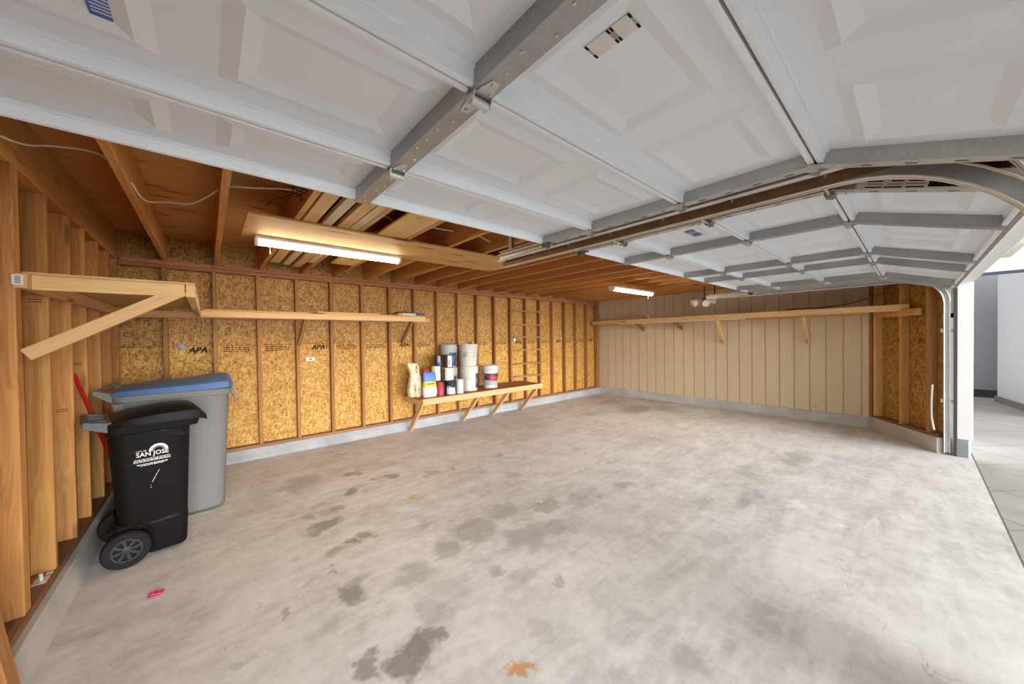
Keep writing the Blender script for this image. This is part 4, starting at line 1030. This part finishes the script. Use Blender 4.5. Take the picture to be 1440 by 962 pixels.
# small pink elastic loop on the floor
mb = MB()
for k, (dx, dy, r) in enumerate(((0, 0, .022), (.014, .006, .018), (-.008, .008, .017))):
    mb.tube([(-.247 + dx + r * math.cos(a) * 1.2, 2.792 + dy + r * .8 * math.sin(a), .006 + .004 * k + .003 * math.sin(2 * a)) for a in [2 * math.pi * i / 18 for i in range(18)]], .0042, 6, closed=True)
meta(build('hair_tie', mb, m['pink'], smooth=60), 'small pink looped elastic lying on the floor near the black cart', 'hair tie')

# ------------------------------------------------------------------ outside the doors
nb = empty('neighbor_building', (12, -2, 0), 'gray neighboring building with dark roof edge across the driveway', 'building')
build('wall', MB().box(12.62, 12.85, -5, 1.5, .16, 2.64), m['build_dark'], nb)
build('base', MB().box(12.60, 12.86, -5, 1.5, -.01, .16), m['base_dark'], nb)
pl = [(12.02, -1.10, 2.58), (10.1, -1.44, 2.40), (10.1, -5, 2.40), (12.02, -5, 2.58)]
build('wall', MB().loft([[V((x, y, .11)) for x, y, z in pl], [V(p) for p in pl]]), m['build_light'], nb)
pl = [(12.06, -1.07), (10.07, -1.41), (10.07, -5), (12.06, -5)]
build('base', MB().loft([[V((x, y, z)) for x, y in pl] for z in (-.01, .11)]), m['base_brown'], nb)
build('gutter', MB().box(10.80, 10.85, -1.30, 1.6, 2.445, 2.50).box(10.80, 12.64, 1.55, 1.6, 2.445, 2.50), m['fascia'], nb)
ev = build('roof_eave', MB().box(-1, 8.9, -.92, YF0, 2.50, 2.535), m['soffit'])
meta(ev, 'beige soffit under the roof overhang outside the door openings', 'soffit', kind='structure')

# ------------------------------------------------------------------ daylight and camera
w = bpy.data.worlds.new('World'); scene.world = w; w.use_nodes = True
nt = w.node_tree; bg_ = nt.nodes['Background']
def wn(op, *a, cls='ShaderNodeMath', **kw):
    o = nt.nodes.new(cls); o.operation = op
    for i, v in enumerate(a):
        if isinstance(v, bpy.types.NodeSocket): nt.links.new(v, o.inputs[i])
        else: o.inputs[i].default_value = v
    return o.outputs['Value'] if op == 'DOT_PRODUCT' or cls == 'ShaderNodeMath' else o.outputs[0]
tc = nt.nodes.new('ShaderNodeTexCoord').outputs['Generated']
# hazy overcast sky, plus an added low glow behind the camera filling the interior
lv = V((-.10, -1, .07)).normalized()
dt = wn('DOT_PRODUCT', tc, tuple(lv), cls='ShaderNodeVectorMath')
lobe = wn('POWER', wn('MAXIMUM', dt, 0.0), 12.0)
strength = wn('ADD', wn('MULTIPLY', lobe, GLOW), SKY)
bg_.inputs[0].default_value = (.965, .985, 1, 1)
nt.links.new(strength, bg_.inputs[1])
if SUN:
    sl = bpy.data.lights.new('sun', 'SUN'); sl.energy = SUN; sl.angle = rad(12); sl.color = (1, .97, .92)
    so = bpy.data.objects.new('sun', sl); C.objects.link(so); so.rotation_euler = (rad(-28), rad(12), 0)
f_, yaw, pitch, roll = 492.4, rad(41.02), rad(-.72), rad(-.768)
d = V((math.sin(yaw) * math.cos(pitch), math.cos(yaw) * math.cos(pitch), math.sin(pitch)))
r0 = V((math.cos(yaw), -math.sin(yaw), 0)); u0 = r0.cross(d)
r = r0 * math.cos(roll) + u0 * math.sin(roll); u = u0 * math.cos(roll) - r0 * math.sin(roll)
cd = bpy.data.cameras.new('camera'); cam = bpy.data.objects.new('camera', cd); C.objects.link(cam)
cam.matrix_world = Matrix(((r.x, u.x, -d.x, 0), (r.y, u.y, -d.y, 0), (r.z, u.z, -d.z, 1.42), (0, 0, 0, 1)))
cd.sensor_fit = 'HORIZONTAL'; cd.sensor_width = 36; cd.lens = f_ / 1440 * 36; cd.clip_start = .02
scene.camera = cam
vs = scene.view_settings
vs.view_transform = 'Standard'; vs.look = 'None'; vs.gamma = 1; vs.use_curve_mapping = False; vs.exposure = EXPOSURE
scene.cycles.use_denoising = True
scene.cycles.max_bounces = 8; scene.cycles.diffuse_bounces = 6; scene.cycles.glossy_bounces = 3
